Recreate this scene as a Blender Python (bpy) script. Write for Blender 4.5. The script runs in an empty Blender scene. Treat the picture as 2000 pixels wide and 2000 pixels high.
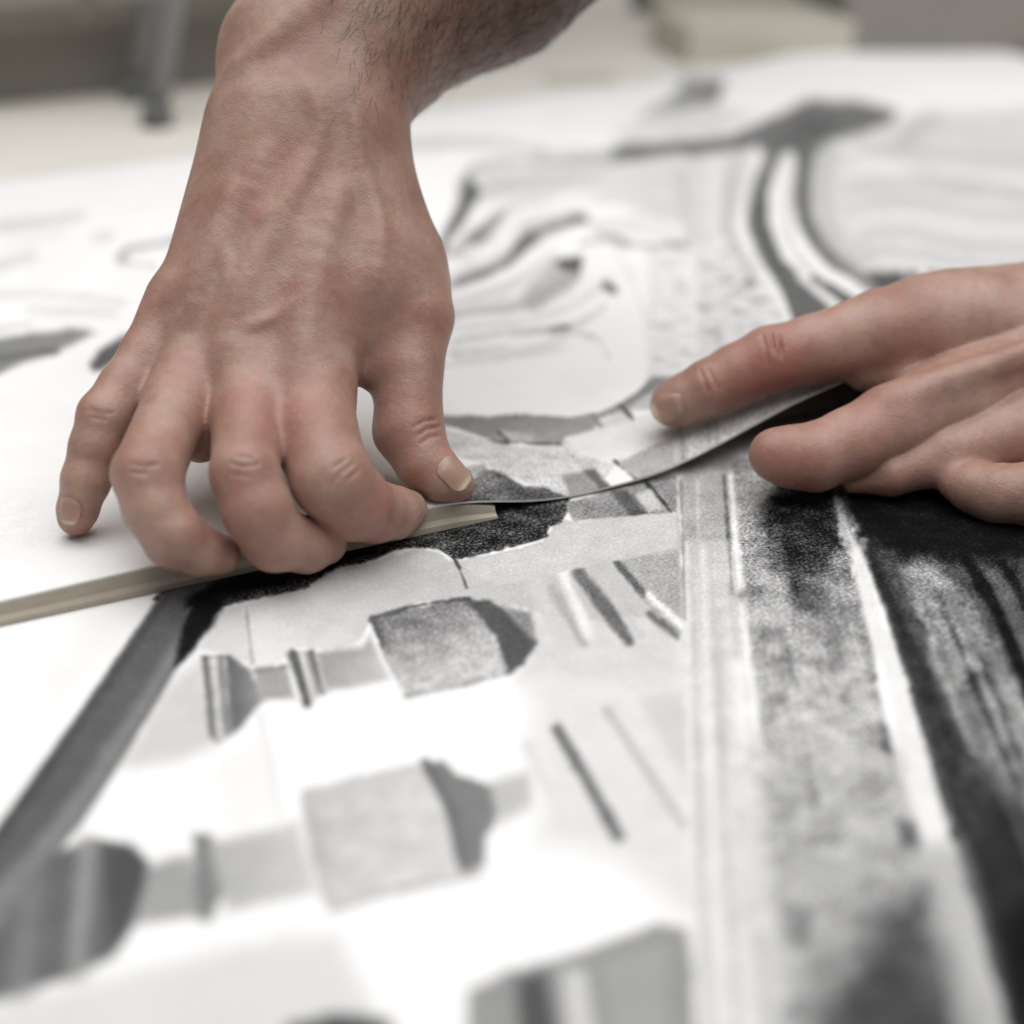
import bpy, bmesh, math, random
import numpy as np
from mathutils import Vector, Matrix

random.seed(4)
RNG = np.random.default_rng(7)
scene = bpy.context.scene
COL = scene.collection

# ------------------------------------------------------------------ camera
FPX = 1000.0 / math.tan(math.radians(20.0))     # focal length in photo pixels (2000 px wide)
PITCH = math.radians(28.6)
HCAM = 0.225
SP, CP = math.sin(PITCH), math.cos(PITCH)
cam_d = bpy.data.cameras.new("camera")
cam = bpy.data.objects.new("camera", cam_d)
COL.objects.link(cam)
cam.location = (0, 0, HCAM)
cam.rotation_euler = (math.pi / 2 - PITCH, 0, 0)
cam_d.sensor_width = 36.0
cam_d.lens = 18.0 / math.tan(math.radians(20.0))
cam_d.clip_start = 0.01
cam_d.clip_end = 60.0
cam_d.dof.use_dof = True
cam_d.dof.focus_distance = 0.450
cam_d.dof.aperture_fstop = 3.7
scene.camera = cam

# ------------------------------------------------------------------ light
world = bpy.data.worlds.new("World")
scene.world = world
world.use_nodes = True
bg = world.node_tree.nodes["Background"]
bg.inputs[0].default_value = (0.93, 0.97, 1.0, 1)
bg.inputs[1].default_value = 0.17


def area(name, loc, target, size, power, color):
    l = bpy.data.lights.new(name, 'AREA')
    l.shape = 'RECTANGLE'
    l.size, l.size_y = size
    l.energy = power
    l.color = color
    o = bpy.data.objects.new(name, l)
    COL.objects.link(o)
    o.location = loc
    o.rotation_euler = (Vector(target) - Vector(loc)).to_track_quat('-Z', 'Y').to_euler()
    return o


area("ceiling_panel_light", (0.08, 0.55, 1.60), (0.05, 0.5, 0.0), (2.6, 2.0), 49, (1.0, 1.0, 1.0))
scene.view_settings.view_transform = 'Standard'
scene.view_settings.look = 'None'
scene.view_settings.gamma = 1.0
scene.view_settings.exposure = 0.0
scene.cycles.max_bounces = 6
scene.cycles.use_denoising = True

# ------------------------------------------------------------------ helpers
CAMP = np.array([0, 0, HCAM])
RIGHT = np.array([1.0, 0, 0])
UP = np.array([0, SP, CP])
FWD = np.array([0, CP, -SP])


def ray(px, py):
    return RIGHT * ((px - 1000) / FPX) - UP * ((py - 1000) / FPX) + FWD


def at(px, py, z=0.0):
    r = ray(px, py)
    t = (z - HCAM) / r[2]
    return CAMP + r * t


def srgb(v):
    v = v / 255.0
    return v / 12.92 if v <= 0.04045 else ((v + 0.055) / 1.055) ** 2.4


def tag(o, label=None, cat=None, group=None, kind=None):
    if label: o["label"] = label
    if cat: o["category"] = cat
    if group: o["group"] = group
    if kind: o["kind"] = kind
    return o


def link_mesh(name, verts, faces, mat=None, parent=None, smooth=False):
    me = bpy.data.meshes.new(name)
    me.from_pydata([tuple(map(float, v)) for v in verts], [], [tuple(map(int, f)) for f in faces])
    me.update()
    if mat: me.materials.append(mat)
    if smooth:
        me.polygons.foreach_set("use_smooth", [True] * len(me.polygons))
    o = bpy.data.objects.new(name, me)
    COL.objects.link(o)
    if parent: o.parent = parent
    return o


def new_mat(name, color=(0.5, 0.5, 0.5), rough=0.6, spec=0.4, metal=0.0):
    m = bpy.data.materials.new(name)
    m.use_nodes = True
    b = m.node_tree.nodes["Principled BSDF"]
    b.inputs["Base Color"].default_value = (*color, 1)
    b.inputs["Roughness"].default_value = rough
    b.inputs["Specular IOR Level"].default_value = spec
    b.inputs["Metallic"].default_value = metal
    return m, m.node_tree, b


def noise_color(nt, bsdf, c1, c2, scale, detail=4, coords="Object"):
    tc = nt.nodes.new("ShaderNodeTexCoord")
    n = nt.nodes.new("ShaderNodeTexNoise")
    n.inputs["Scale"].default_value = scale
    n.inputs["Detail"].default_value = detail
    r = nt.nodes.new("ShaderNodeValToRGB")
    r.color_ramp.elements[0].position = 0.3
    r.color_ramp.elements[1].position = 0.7
    r.color_ramp.elements[0].color = (*c1, 1)
    r.color_ramp.elements[1].color = (*c2, 1)
    nt.links.new(tc.outputs[coords], n.inputs["Vector"])
    nt.links.new(n.outputs["Fac"], r.inputs["Fac"])
    nt.links.new(r.outputs["Color"], bsdf.inputs["Base Color"])
    return tc, n, r


def box_bm(bm, lo, hi, bevel=0.0, mat=None):
    lo, hi = Vector(lo), Vector(hi)
    ret = bmesh.ops.create_cube(bm, size=1.0)
    vs = ret["verts"]
    M = Matrix.Translation((lo + hi) / 2) @ Matrix.Diagonal((*(hi - lo), 1))
    bmesh.ops.transform(bm, matrix=(mat @ M) if mat else M, verts=vs)
    if bevel:
        es = {e for v in vs for e in v.link_edges}
        bmesh.ops.bevel(bm, geom=list(es), offset=bevel, segments=2, affect='EDGES', profile=0.6)


def bm_obj(name, bm, mat, parent=None, smooth=False):
    me = bpy.data.meshes.new(name)
    bm.to_mesh(me); bm.free()
    me.materials.append(mat)
    if smooth: me.polygons.foreach_set("use_smooth", [True] * len(me.polygons))
    o = bpy.data.objects.new(name, me)
    COL.objects.link(o)
    if parent: o.parent = parent
    return o


def tube_bm(bm, pts, radii, n=16):
    pts = [Vector(p) for p in pts]
    rings = []
    for i, p in enumerate(pts):
        d = (pts[min(i + 1, len(pts) - 1)] - pts[max(i - 1, 0)]).normalized()
        u = d.orthogonal().normalized(); w = d.cross(u)
        r = radii[i] if isinstance(radii, (list, tuple)) else radii
        rings.append([bm.verts.new(p + u * (r * math.cos(2 * math.pi * k / n)) + w * (r * math.sin(2 * math.pi * k / n))) for k in range(n)])
    for a, b in zip(rings, rings[1:]):
        for k in range(n):
            bm.faces.new((a[k], a[(k + 1) % n], b[(k + 1) % n], b[k]))
    bm.faces.new(list(reversed(rings[0]))); bm.faces.new(rings[-1])
    bmesh.ops.recalc_face_normals(bm, faces=bm.faces)


# ------------------------------------------------------------------ seam frame
S0 = at(0, 1215); S1 = at(1300, 935)
E1 = (S1 - S0); E1[2] = 0; E1 = E1 / np.linalg.norm(E1)
E2 = np.array([-E1[1], E1[0], 0.0])           # away from the camera


def st(p):
    q = p - S0
    return float(q @ E1), float(q @ E2)


def s_at(px):                                  # arc position on the seam under photo column px
    return st(at(px, 1215 - 0.21538 * px))[0]


PROF_PX = [-500, 0, 250, 400, 800, 900, 960, 1030, 1100, 1200, 1300, 1400, 1540, 1700, 1900, 2200, 2700]
PROF_Z = [5.0, 6.0, 7.0, 7.6, 7.6, 7.4, 5.2, 2.0, 0.4, 0.7, 2.4, 8.4, 19, 27, 30, 22, 10]
PROF_S = np.array([s_at(p) for p in PROF_PX])


def smooth_interp(s, xs, ys):
    s = np.asarray(s, dtype=float)
    out = np.zeros_like(s)
    ws = 0
    for ds, w in ((-.012, 1), (-.006, 2), (0, 3), (.006, 2), (.012, 1)):
        out += w * np.interp(s + ds, xs, ys); ws += w
    return out / ws


TOP0 = 0.0009                                   # resting height of the upper sheet's face


def sheet_h(s, t):
    s = np.asarray(s, dtype=float); t = np.asarray(t, dtype=float)
    e = smooth_interp(s, PROF_S, PROF_Z) * 0.001
    x = np.clip(t / 0.12, 0, 1)
    fall = 1 - x * x * (3 - 2 * x)
    wob = 0.0006 * np.sin(s * 21 + t * 9) * np.clip(t / 0.1, 0, 1)
    return TOP0 + e * fall + np.abs(wob)


def on_upper(px, py):
    z = 0.002
    for _ in range(14):
        p = at(px, py, z)
        s, t = st(p)
        z = 0.5 * z + 0.5 * float(sheet_h(s, max(t, 0)))
    return s, t


def on_lower(px, py):
    return st(at(px, py, 0.0))


# ------------------------------------------------------------------ print painter
class Print:
    """Tone (sRGB grey) and speckle maps of a printed sheet, rasterised in the sheet's own millimetres."""
    def __init__(self, s0, s1, t0, t1, res, conv, zf, base=252):
        self.s0, self.s1, self.t0, self.t1 = s0, s1, t0, t1
        self.w = int((s1 - s0) / res); self.h = int((t1 - t0) / res)
        self.S = (np.arange(self.w) + .5) / self.w * (s1 - s0) + s0
        self.T = (np.arange(self.h) + .5) / self.h * (t1 - t0) + t0
        self.tone = np.full((self.h, self.w), float(base), dtype=np.float32)
        self.spk = np.zeros((self.h, self.w), dtype=np.float32)
        self.conv, self.zf = conv, zf
        self._grid()

    def _grid(self):
        X, Y = np.meshgrid(self.S, self.T)
        W = S0[None, None, :] + X[..., None] * E1 + Y[..., None] * E2
        W[..., 2] = self.zf(X, Y)
        q = W - CAMP
        d = q @ FWD
        self.PX = (1000 + (q @ RIGHT) / d * FPX).astype(np.float32)
        self.PY = (1000 - (q @ UP) / d * FPX).astype(np.float32)
        self.PX[d < 0.03] = -9e4
        rg = np.random.default_rng(11)

        def lat(sc):
            L = rg.normal(0, 1, (128, 128)).astype(np.float32)
            x = self.PX / sc; y = self.PY / sc
            ix = np.floor(x).astype(int); iy = np.floor(y).astype(int)
            fx = x - ix; fy = y - iy; fx = fx * fx * (3 - 2 * fx); fy = fy * fy * (3 - 2 * fy)
            g = lambda a, b: L[(iy + b) % 128, (ix + a) % 128]
            return (g(0, 0) * (1 - fx) + g(1, 0) * fx) * (1 - fy) + (g(0, 1) * (1 - fx) + g(1, 1) * fx) * fy
        self.N1 = lat(9); self.N2 = lat(34)

    def _win(self, P, m):
        """Index window of the sheet that can hold a shape with outline P (traced on the photograph)."""
        x0, y0 = P.min(0) - m; x1, y1 = P.max(0) + m
        Q = np.array([self.conv(x, y) for x in np.linspace(x0, x1, 4) for y in np.linspace(y0, y1, 4)])
        e = .006
        a = np.clip(np.searchsorted(self.S, [Q[:, 0].min() - e, Q[:, 0].max() + e]), 0, self.w)
        b = np.clip(np.searchsorted(self.T, [Q[:, 1].min() - e, Q[:, 1].max() + e]), 0, self.h)
        if a[0] >= a[1] or b[0] >= b[1]:
            return None
        ys, xs = slice(b[0], b[1]), slice(a[0], a[1])
        return ys, xs, self.PX[ys, xs], self.PY[ys, xs]

    def _put(self, win, al, tone, spk, tone2=None, g=None):
        ys, xs = win
        if tone2 is not None:
            tone = tone + (tone2 - tone) * g
        self.tone[ys, xs] = self.tone[ys, xs] * (1 - al) + tone * al
        if spk is not None:
            self.spk[ys, xs] = self.spk[ys, xs] * (1 - al) + spk * al

    def poly(self, pts, tone, soft=6, spk=0.0, tone2=None, gdir=None, alpha=1.0, smooth=False, rough=1.7):
        if smooth:
            pts = catmull(pts, closed=True)
        P = np.array(pts, dtype=np.float32)
        w = self._win(P, soft)
        if w is None: return
        ys, xs, X, Y = w
        d2 = np.full(X.shape, 1e9, np.float32); inside = np.zeros(X.shape, bool)
        for a, b in zip(P, np.roll(P, -1, axis=0)):
            e = b - a; L = e @ e + 1e-6
            h = np.clip(((X - a[0]) * e[0] + (Y - a[1]) * e[1]) / L, 0, 1)
            d2 = np.minimum(d2, (X - a[0] - h * e[0]) ** 2 + (Y - a[1] - h * e[1]) ** 2)
            if a[1] != b[1]:
                c = (a[1] > Y) != (b[1] > Y)
                inside ^= c & (X < (b[0] - a[0]) * (Y - a[1]) / (b[1] - a[1]) + a[0])
        sd = np.sqrt(d2) * np.where(inside, 1, -1) + self.N1[ys, xs] * min(rough, soft) * .55 + self.N2[ys, xs] * rough
        al = np.clip(sd / soft * .5 + .5, 0, 1); al = al * al * (3 - 2 * al) * alpha
        g = None
        if tone2 is not None:
            A = np.array(gdir[0], float); e = np.array(gdir[1], float) - A
            g = np.clip(((X - A[0]) * e[0] + (Y - A[1]) * e[1]) / (e @ e), 0, 1)
        self._put((ys, xs), al, tone, spk, tone2, g)

    def stroke(self, pts, width, tone, soft=5, spk=None, alpha=1.0, rough=1.3):
        if not isinstance(width, (list, tuple)): width = [width] * len(pts)
        if len(pts) > 2:
            q = catmull([(p[0], p[1], w) for p, w in zip(pts, width)])
            pts = [(a[0], a[1]) for a in q]; width = [a[2] for a in q]
        P = np.array(pts, dtype=np.float32); W = np.array(width) * .5
        w = self._win(P, W.max() + soft)
        if w is None: return
        ys, xs, X, Y = w
        best = np.full(X.shape, -1e9, np.float32)
        for a, b, wa, wb in zip(P, P[1:], W, W[1:]):
            e = b - a; L = e @ e + 1e-6
            h = np.clip(((X - a[0]) * e[0] + (Y - a[1]) * e[1]) / L, 0, 1)
            d = np.sqrt((X - a[0] - h * e[0]) ** 2 + (Y - a[1] - h * e[1]) ** 2)
            best = np.maximum(best, wa + (wb - wa) * h - d)
        best = best + self.N1[ys, xs] * rough * .8 + self.N2[ys, xs] * rough
        al = np.clip(best / soft * .5 + .5, 0, 1); al = al * al * (3 - 2 * al) * alpha
        self._put((ys, xs), al, tone, spk)

    def image(self, name):
        im = bpy.data.images.new(name, self.w, self.h, alpha=False, float_buffer=False)
        im.colorspace_settings.name = 'Non-Color'
        a = np.ones((self.h, self.w, 4), dtype=np.float32)
        v = np.clip(self.tone, 0, 255) / 255
        a[..., 0] = v; a[..., 1] = np.clip(self.spk, 0, 1); a[..., 2] = v
        im.pixels.foreach_set(a.ravel())
        im.update(); im.pack()
        return im


def catmull(pts, closed=False, n=6):
    P = np.array(pts, dtype=float); N = len(P); out = []
    rng = range(N) if closed else range(N - 1)
    for i in rng:
        if closed:
            p0, p1, p2, p3 = P[(i - 1) % N], P[i], P[(i + 1) % N], P[(i + 2) % N]
        else:
            p0, p1, p2, p3 = P[max(i - 1, 0)], P[i], P[i + 1], P[min(i + 2, N - 1)]
        for k in range(n):
            t = k / n
            out.append(.5 * ((2 * p1) + (-p0 + p2) * t + (2 * p0 - 5 * p1 + 4 * p2 - p3) * t * t + (-p0 + 3 * p1 - 3 * p2 + p3) * t ** 3))
    if not closed: out.append(P[-1])
    return [tuple(o) for o in out]


def print_mat(name, im, s0, s1, t0, t1):
    m, nt, b = new_mat(name, rough=0.75, spec=0.05)
    N = nt.nodes; L = nt.links
    uv = N.new("ShaderNodeUVMap"); uv.uv_map = "print"
    tx = N.new("ShaderNodeTexImage"); tx.image = im; tx.interpolation = 'Cubic'; tx.extension = 'EXTEND'
    L.new(uv.outputs[0], tx.inputs[0])
    sep = N.new("ShaderNodeSeparateColor"); L.new(tx.outputs["Color"], sep.inputs[0])
    sc = N.new("ShaderNodeVectorMath"); sc.operation = 'MULTIPLY'
    sc.inputs[1].default_value = ((s1 - s0) * 1000, (t1 - t0) * 1000, 1)   # millimetres on the sheet
    L.new(uv.outputs[0], sc.inputs[0])

    def nz(scale, detail, rough):
        n = N.new("ShaderNodeTexNoise"); n.inputs["Scale"].default_value = scale
        n.inputs["Detail"].default_value = detail; n.inputs["Roughness"].default_value = rough
        L.new(sc.outputs[0], n.inputs["Vector"]); return n

    def math_(op, a, bb, clamp=False):
        x = N.new("ShaderNodeMath"); x.operation = op; x.use_clamp = clamp
        for k, v in enumerate((a, bb)):
            if v is None: continue
            if isinstance(v, (int, float)): x.inputs[k].default_value = v
            else: L.new(v, x.inputs[k])
        return x.outputs[0]
    fine = nz(0.95, 3, 0.75)
    blot = nz(0.13, 4, 0.6)
    a = math_('SUBTRACT', fine.outputs["Fac"], 0.5)
    c = math_('SUBTRACT', blot.outputs["Fac"], 0.5)
    a = math_('ADD', math_('MULTIPLY', a, 1.9), math_('MULTIPLY', c, 0.9))
    g = math_('MULTIPLY', a, sep.outputs[1])
    base = math_('MULTIPLY', math_('SUBTRACT', fine.outputs["Fac"], 0.5), 0.018)
    smudge = nz(0.035, 5, 0.62)
    base = math_('ADD', base, math_('MULTIPLY', math_('SUBTRACT', smudge.outputs["Fac"], 0.56), 0.07))
    v = math_('ADD', math_('ADD', sep.outputs[0], g), base, True)
    lin = math_('MULTIPLY', math_('POWER', v, 2.45), 0.87)
    lin = math_('ADD', lin, 0.003)
    comb = N.new("ShaderNodeCombineColor")
    L.new(math_('MULTIPLY', lin, 1.0), comb.inputs[0])
    L.new(math_('MULTIPLY', lin, 0.985), comb.inputs[1])
    L.new(math_('MULTIPLY', lin, 0.972), comb.inputs[2])
    L.new(comb.outputs[0], b.inputs["Base Color"])
    pap = nz(2.2, 4, 0.7)
    bp = N.new("ShaderNodeBump"); bp.inputs["Strength"].default_value = 0.12; bp.inputs["Distance"].default_value = 0.0002
    L.new(pap.outputs["Fac"], bp.inputs["Height"]); L.new(bp.outputs[0], b.inputs["Normal"])
    return m


# ------------------------------------------------------------------ setting
FLOOR_Z = -0.003
m_floor, nt, b = new_mat("pale_floor", rough=0.5, spec=0.3)
noise_color(nt, b, (0.74, 0.70, 0.63), (0.82, 0.785, 0.72), 3.0)
fl = link_mesh("floor", [(-6, -4, FLOOR_Z), (6, -4, FLOOR_Z), (6, 8, FLOOR_Z), (-6, 8, FLOOR_Z)], [(0, 1, 2, 3)], m_floor)
tag(fl, kind="structure")

# ------------------------------------------------------------------ lower print
lower = Print(-0.10, 0.50, -0.36, 0.03, 0.0003, on_lower, lambda a, b: a * 0, base=250)
Lp, Ls = lower.poly, lower.stroke
# broad greys under everything
Lp([(230, 1500), (330, 1330), (400, 1280), (420, 1460), (320, 1490)], 214, 24, .08)
Lp([(1000, 1190), (1340, 1170), (1345, 1400), (1020, 1330)], 219, 46, .12)
Lp([(1040, 1330), (1345, 1330), (1380, 1820), (1200, 1680), (1060, 1640)], 229, 50, .08)
Lp([(430, 1470), (520, 1400), (560, 1600), (420, 1620)], 245, 30)
# pale stone in the top band
Lp([(386, 1267), (404, 1235), (433, 1189), (484, 1177), (567, 1159), (596, 1151), (633, 1122), (676, 1108), (734, 1097), (767, 1081), (814, 1072), (857, 1079), (875, 1093), (901, 1095), (980, 1078), (1060, 1058), (1090, 1015), (1330, 1000), (1335, 1200), (1130, 1215), (1038, 1190), (966, 1177), (915, 1170), (821, 1177), (723, 1206), (705, 1249), (665, 1267), (567, 1267), (549, 1296), (488, 1304), (393, 1271)], 203, 4, .13, tone2=232, gdir=((760, 1090), (560, 1290)))
Lp([(386, 1268), (433, 1192), (476, 1180), (488, 1300)], 222, 6, .08)
Ls([(392, 1270), (440, 1282), (486, 1300)], 8, 246, 6)
# grey under cornice right
Lp([(1200, 1098), (1325, 1072), (1332, 1240), (1300, 1225)], 180, 6, .35)
Ls([(1050, 1140), (1100, 1250)], 30, 214, 18)
Ls([(1078, 1150), (1140, 1255)], 16, 186, 8)
Ls([(1100, 1120), (1150, 1240)], 20, 240, 9)
Ls([(1130, 1120), (1180, 1182), (1228, 1252)], [26, 30, 22], 118, 7, .25)
Ls([(1180, 1130), (1250, 1240)], 14, 206, 9)
Ls([(1204, 1098), (1258, 1160)], 12, 105, 5)
Ls([(1268, 1162), (1330, 1222)], 14, 245, 6)
Ls([(1270, 1200), (1322, 1242)], 13, 120, 7)
# dark moulding along the seam
Lp([(300, 1170), (420, 1090), (700, 1000), (960, 960), (1110, 940), (1110, 998), (1097, 1020), (1075, 1028), (1068, 1045), (1020, 1064), (885, 1090), (856, 1072), (814, 1068), (767, 1078), (734, 1093), (676, 1105), (633, 1120), (596, 1148), (484, 1174), (433, 1186), (400, 1225)], 66, 4, 1.0)
Lp([(400, 1100), (700, 1020), (735, 1075), (640, 1112), (430, 1172)], 22, 8, .4)
Ls([(872, 1076), (890, 1096), (912, 1148)], [8, 6, 4], 92, 3)
Ls([(1070, 1046), (980, 1072), (886, 1090)], 5, 70, 3)
Lp([(1106, 984), (1225, 940), (1320, 930), (1325, 1003), (1251, 1009), (1116, 1022)], 158, 5, .45)
Lp([(1195, 960), (1225, 955), (1262, 1004), (1235, 1012)], 104, 6, .3)
Ls([(1262, 944), (1312, 1000)], 7, 62, 3)
Lp([(1240, 965), (1270, 955), (1300, 995), (1268, 1000)], 210, 5, .2)
# cornice block
Lp([(1080, 1035), (1130, 1015), (1322, 1003), (1325, 1068), (1190, 1098), (980, 1140), (930, 1130), (900, 1100), (1060, 1062)], 212, 4, .16)
Ls([(1126, 1018), (1322, 1004)], 4, 215, 3)
# baluster one
Lp([(393, 1282), (450, 1280), (490, 1311), (512, 1365), (470, 1423), (424, 1454), (404, 1400)], 146, 6, .14)
Lp([(445, 1282), (490, 1311), (512, 1362), (472, 1420), (452, 1424)], 112, 8, .12, tone2=158, gdir=((450, 1350), (512, 1350)))
Ls([(402, 1284), (416, 1440)], 6, 120, 5)
Ls([(417, 1290), (432, 1440)], 13, 212, 6)
Ls([(438, 1290), (448, 1425)], 5, 176, 4)
Lp([(494, 1308), (560, 1299), (578, 1364), (506, 1370)], 174, 8, .14)
Ls([(500, 1310), (558, 1302)], 8, 150, 6)
Lp([(556, 1274), (612, 1270), (634, 1350), (594, 1382)], 178, 5, .12)
Ls([(572, 1275), (600, 1374)], [16, 14], 106, 5)
Ls([(589, 1276), (613, 1368)], 7, 222, 4)
Ls([(607, 1276), (630, 1352)], [12, 9], 122, 5)
Lp([(618, 1276), (706, 1262), (724, 1240), (762, 1328), (632, 1354)], 166, 10, .14, tone2=205, gdir=((650, 1270), (740, 1330)))
Lp([(723, 1206), (915, 1168), (985, 1290), (1000, 1311), (792, 1362), (752, 1290)], 140, 4, .55, tone2=204, gdir=((815, 1200), (865, 1320)))
Ls([(725, 1209), (820, 1182), (915, 1170)], [10, 6, 8], 96, 4)
Ls([(729, 1210), (750, 1258)], [14, 8], 104, 7)
Ls([(792, 1360), (900, 1338), (998, 1312)], 7, 170, 6)
Lp([(905, 1168), (955, 1172), (1004, 1202), (1048, 1256), (1024, 1298), (992, 1318), (968, 1240)], 98, 6, .2)
Lp([(985, 1185), (1035, 1195), (1046, 1250), (1008, 1216)], 150, 9, .3)
Ls([(481, 1186), (493, 1296)], 6, 172, 4)
# soft grey lines on white
Ls([(508, 1395), (545, 1590)], 8, 232, 8)
# baluster two
Lp([(120, 1660), (192, 1639), (254, 1652), (290, 1688), (297, 1735), (259, 1807), (217, 1870), (140, 1911), (-100, 1985), (-100, 1700)], 116, 10, .1)
Ls([(170, 1655), (150, 1900)], 34, 162, 22)
Ls([(60, 1700), (40, 1940)], 40, 140, 30)
Lp([(205, 1650), (254, 1652), (290, 1688), (297, 1735), (259, 1807), (215, 1866)], 96, 14, .08)
Lp([(288, 1690), (378, 1668), (393, 1790), (262, 1806)], 172, 14, .08)
Lp([(376, 1626), (412, 1631), (450, 1725), (409, 1799), (384, 1799)], 142, 10, .08)
Lp([(410, 1648), (580, 1608), (620, 1740), (440, 1782)], 186, 16, .1, tone2=210, gdir=((430, 1700), (610, 1690)))
Lp([(592, 1545), (700, 1516), (830, 1488), (870, 1560), (904, 1702), (647, 1778), (606, 1680)], 204, 8, .24, tone2=216, gdir=((640, 1560), (830, 1640)))
Ls([(650, 1776), (780, 1738), (935, 1706)], 10, 182, 9)
Ls([(600, 1560), (640, 1750)], 20, 196, 16)
Lp([(822, 1487), (868, 1487), (890, 1514), (966, 1535), (976, 1586), (948, 1637), (946, 1691), (902, 1706), (880, 1600)], 138, 8, .1)
Ls([(832, 1490), (880, 1580), (902, 1690)], [14, 22, 16], 122, 10)
Lp([(956, 1530), (1030, 1510), (1040, 1570), (976, 1612)], 198, 18, .06)
# bars two
Ls([(1088, 1424), (1150, 1530), (1207, 1632)], [22, 24, 24], 128, 9)
Ls([(1186, 1388), (1260, 1500), (1336, 1612)], 16, 200, 10)
Ls([(1030, 1455), (1105, 1610)], 22, 226, 12)
Lp([(1248, 1362), (1331, 1352), (1357, 1492), (1342, 1545)], 214, 16, .05)
# lavender grey pool lower left and baluster three
Lp([(-100, 1985), (140, 1925), (560, 1830), (660, 1830), (760, 2040), (-100, 2150)], 226, 30, .02)
Lp([(560, 2000), (660, 1978), (760, 1990), (800, 2120), (560, 2140)], 95, 14)
Lp([(920, 1935), (1000, 1895), (1135, 1859), (1285, 1805), (1340, 1812), (1365, 1900), (1370, 2250), (880, 2250)], 160, 12, .05)
Lp([(1008, 1905), (1066, 1898), (1120, 2200), (1030, 2200)], 100, 14)
Lp([(1096, 1892), (1142, 1892), (1200, 2200), (1130, 2200)], 212, 14)
Lp([(1170, 1880), (1300, 1840), (1320, 2200), (1230, 2200)], 172, 18)
# pale pilaster with lines
Lp([(1328, 950), (1425, 930), (1455, 1155), (1497, 1466), (1520, 1680), (1560, 2300), (1370, 2300), (1350, 1800), (1336, 1300)], 208, 5, .2, tone2=224, gdir=((1380, 1000), (1420, 1300)))
Lp([(1328, 900), (1430, 890), (1445, 1060), (1332, 1060)], 182, 18, .3)
Ls([(1330, 940), (1334, 1080), (1338, 1210)], 5, 150, 4, alpha=.85)
Ls([(1362, 940), (1366, 1150)], 5, 205, 4)
Ls([(1414, 930), (1430, 1160)], 6, 118, 4)
Ls([(1427, 930), (1446, 1160), (1478, 1420)], 9, 240, 4)
Ls([(1402, 1200), (1412, 1500)], 20, 206, 14)
for x0, x1, w_, tt in ((1342, 1352, 7, 240), (1352, 1372, 8, 196), (1372, 1398, 10, 238), (1386, 1425, 8, 200), (1436, 1508, 9, 246), (1420, 1478, 12, 205)):
    Ls([(x0, 1060), ((x0 + x1) / 2 - 2, 1380), (x1, 1760), (x1 + 20, 2100)], [w_ * .6, w_, w_ * 1.6, w_ * 2], tt, 8, .1, alpha=.75, rough=2)
Ls([(1440, 1300), (1490, 1800)], 26, 242, 16)
# speckled stone
Lp([(1432, 900), (1640, 870), (1680, 1155), (1740, 1466), (1812, 1700), (1900, 2300), (1556, 2300), (1517, 1673), (1494, 1466), (1456, 1155)], 168, 6, .75, tone2=192, gdir=((1500, 1100), (1600, 1500)))
Lp([(1470, 1480), (1760, 1480), (1900, 2300), (1556, 2300)], 182, 60, .55)
Lp([(1520, 900), (1640, 880), (1650, 1060), (1600, 1190), (1545, 1160), (1490, 1020)], 44, 30, .8, rough=8)
Lp([(1560, 1120), (1660, 1090), (1690, 1270), (1620, 1310)], 128, 34, .7, alpha=.75, rough=8)
for x, y, r, tt in ((1462, 1160, 12, 118), (1510, 1240, 14, 130), (1600, 1290, 12, 132), (1520, 1365, 13, 140), (1636, 1362, 12, 130), (1575, 1180, 12, 90), (1690, 1330, 10, 120), (1505, 1300, 16, 150), (1610, 1640, 20, 150), (1560, 1560, 24, 165), (1690, 1550, 22, 160)):
    Ls([(x - r, y + 3), (x + r, y - 3)], r * 1.5, tt, 12, .5, alpha=.8, rough=4)
for x, y, r in ((1500, 1200, 30), (1550, 1330, 34), (1600, 1420, 40), (1520, 1480, 34), (1650, 1480, 30), (1700, 1600, 34)):
    Ls([(x - r, y), (x + r, y + 10)], r, 208, 24, .4, alpha=.7, rough=6)
Lp([(1735, 1770), (1815, 1730), (1900, 2000), (1910, 2250), (1560, 2250), (1600, 1960)], 84, 90, .25, rough=14)
Lp([(1540, 1770), (1590, 1780), (1575, 1850), (1548, 1850)], 126, 20, .2, alpha=.8)
Lp([(1690, 1410), (1725, 1420), (1745, 1475), (1715, 1468)], 88, 12, .2)
Lp([(1750, 1600), (1785, 1605), (1800, 1655), (1765, 1650)], 105, 16, .2)
# dark right side, rails
Lp([(1640, 860), (2300, 700), (2700, 2400), (1985, 2400), (1900, 1830), (1830, 1560), (1740, 1233), (1690, 1078)], 88, 8, .4)
Ls([(1700, 1080), (1790, 1300), (1880, 1560), (1960, 1800), (2040, 2080)], [24, 28, 34, 50, 80], 50, 14, .2)
Ls([(1760, 1120), (1850, 1320), (1930, 1480)], [16, 36, 60], 84, 14, .25)
Ls([(1752, 1095), (1790, 1180), (1830, 1250)], [8, 14, 10], 122, 6, .4)
Ls([(1775, 1090), (1850, 1280), (1905, 1420)], [12, 18, 22], 40, 8, .2)
Ls([(1800, 1110), (1870, 1260), (1960, 1430), (2060, 1560)], [70, 115, 140, 140], 158, 16, .7, rough=5)
for x, y, r, tt in ((1850, 1160, 18, 118), (1925, 1280, 16, 96), (1890, 1210, 20, 165), (1935, 1250, 10, 190), (1950, 1340, 30, 168), (1970, 1420, 30, 172)):
    Ls([(x - r, y), (x + r, y + 6)], r * 1.4, tt, 14, .5, alpha=.8, rough=4)
Ls([(1880, 1080), (1950, 1200), (2040, 1420)], 24, 24, 7)
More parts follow.
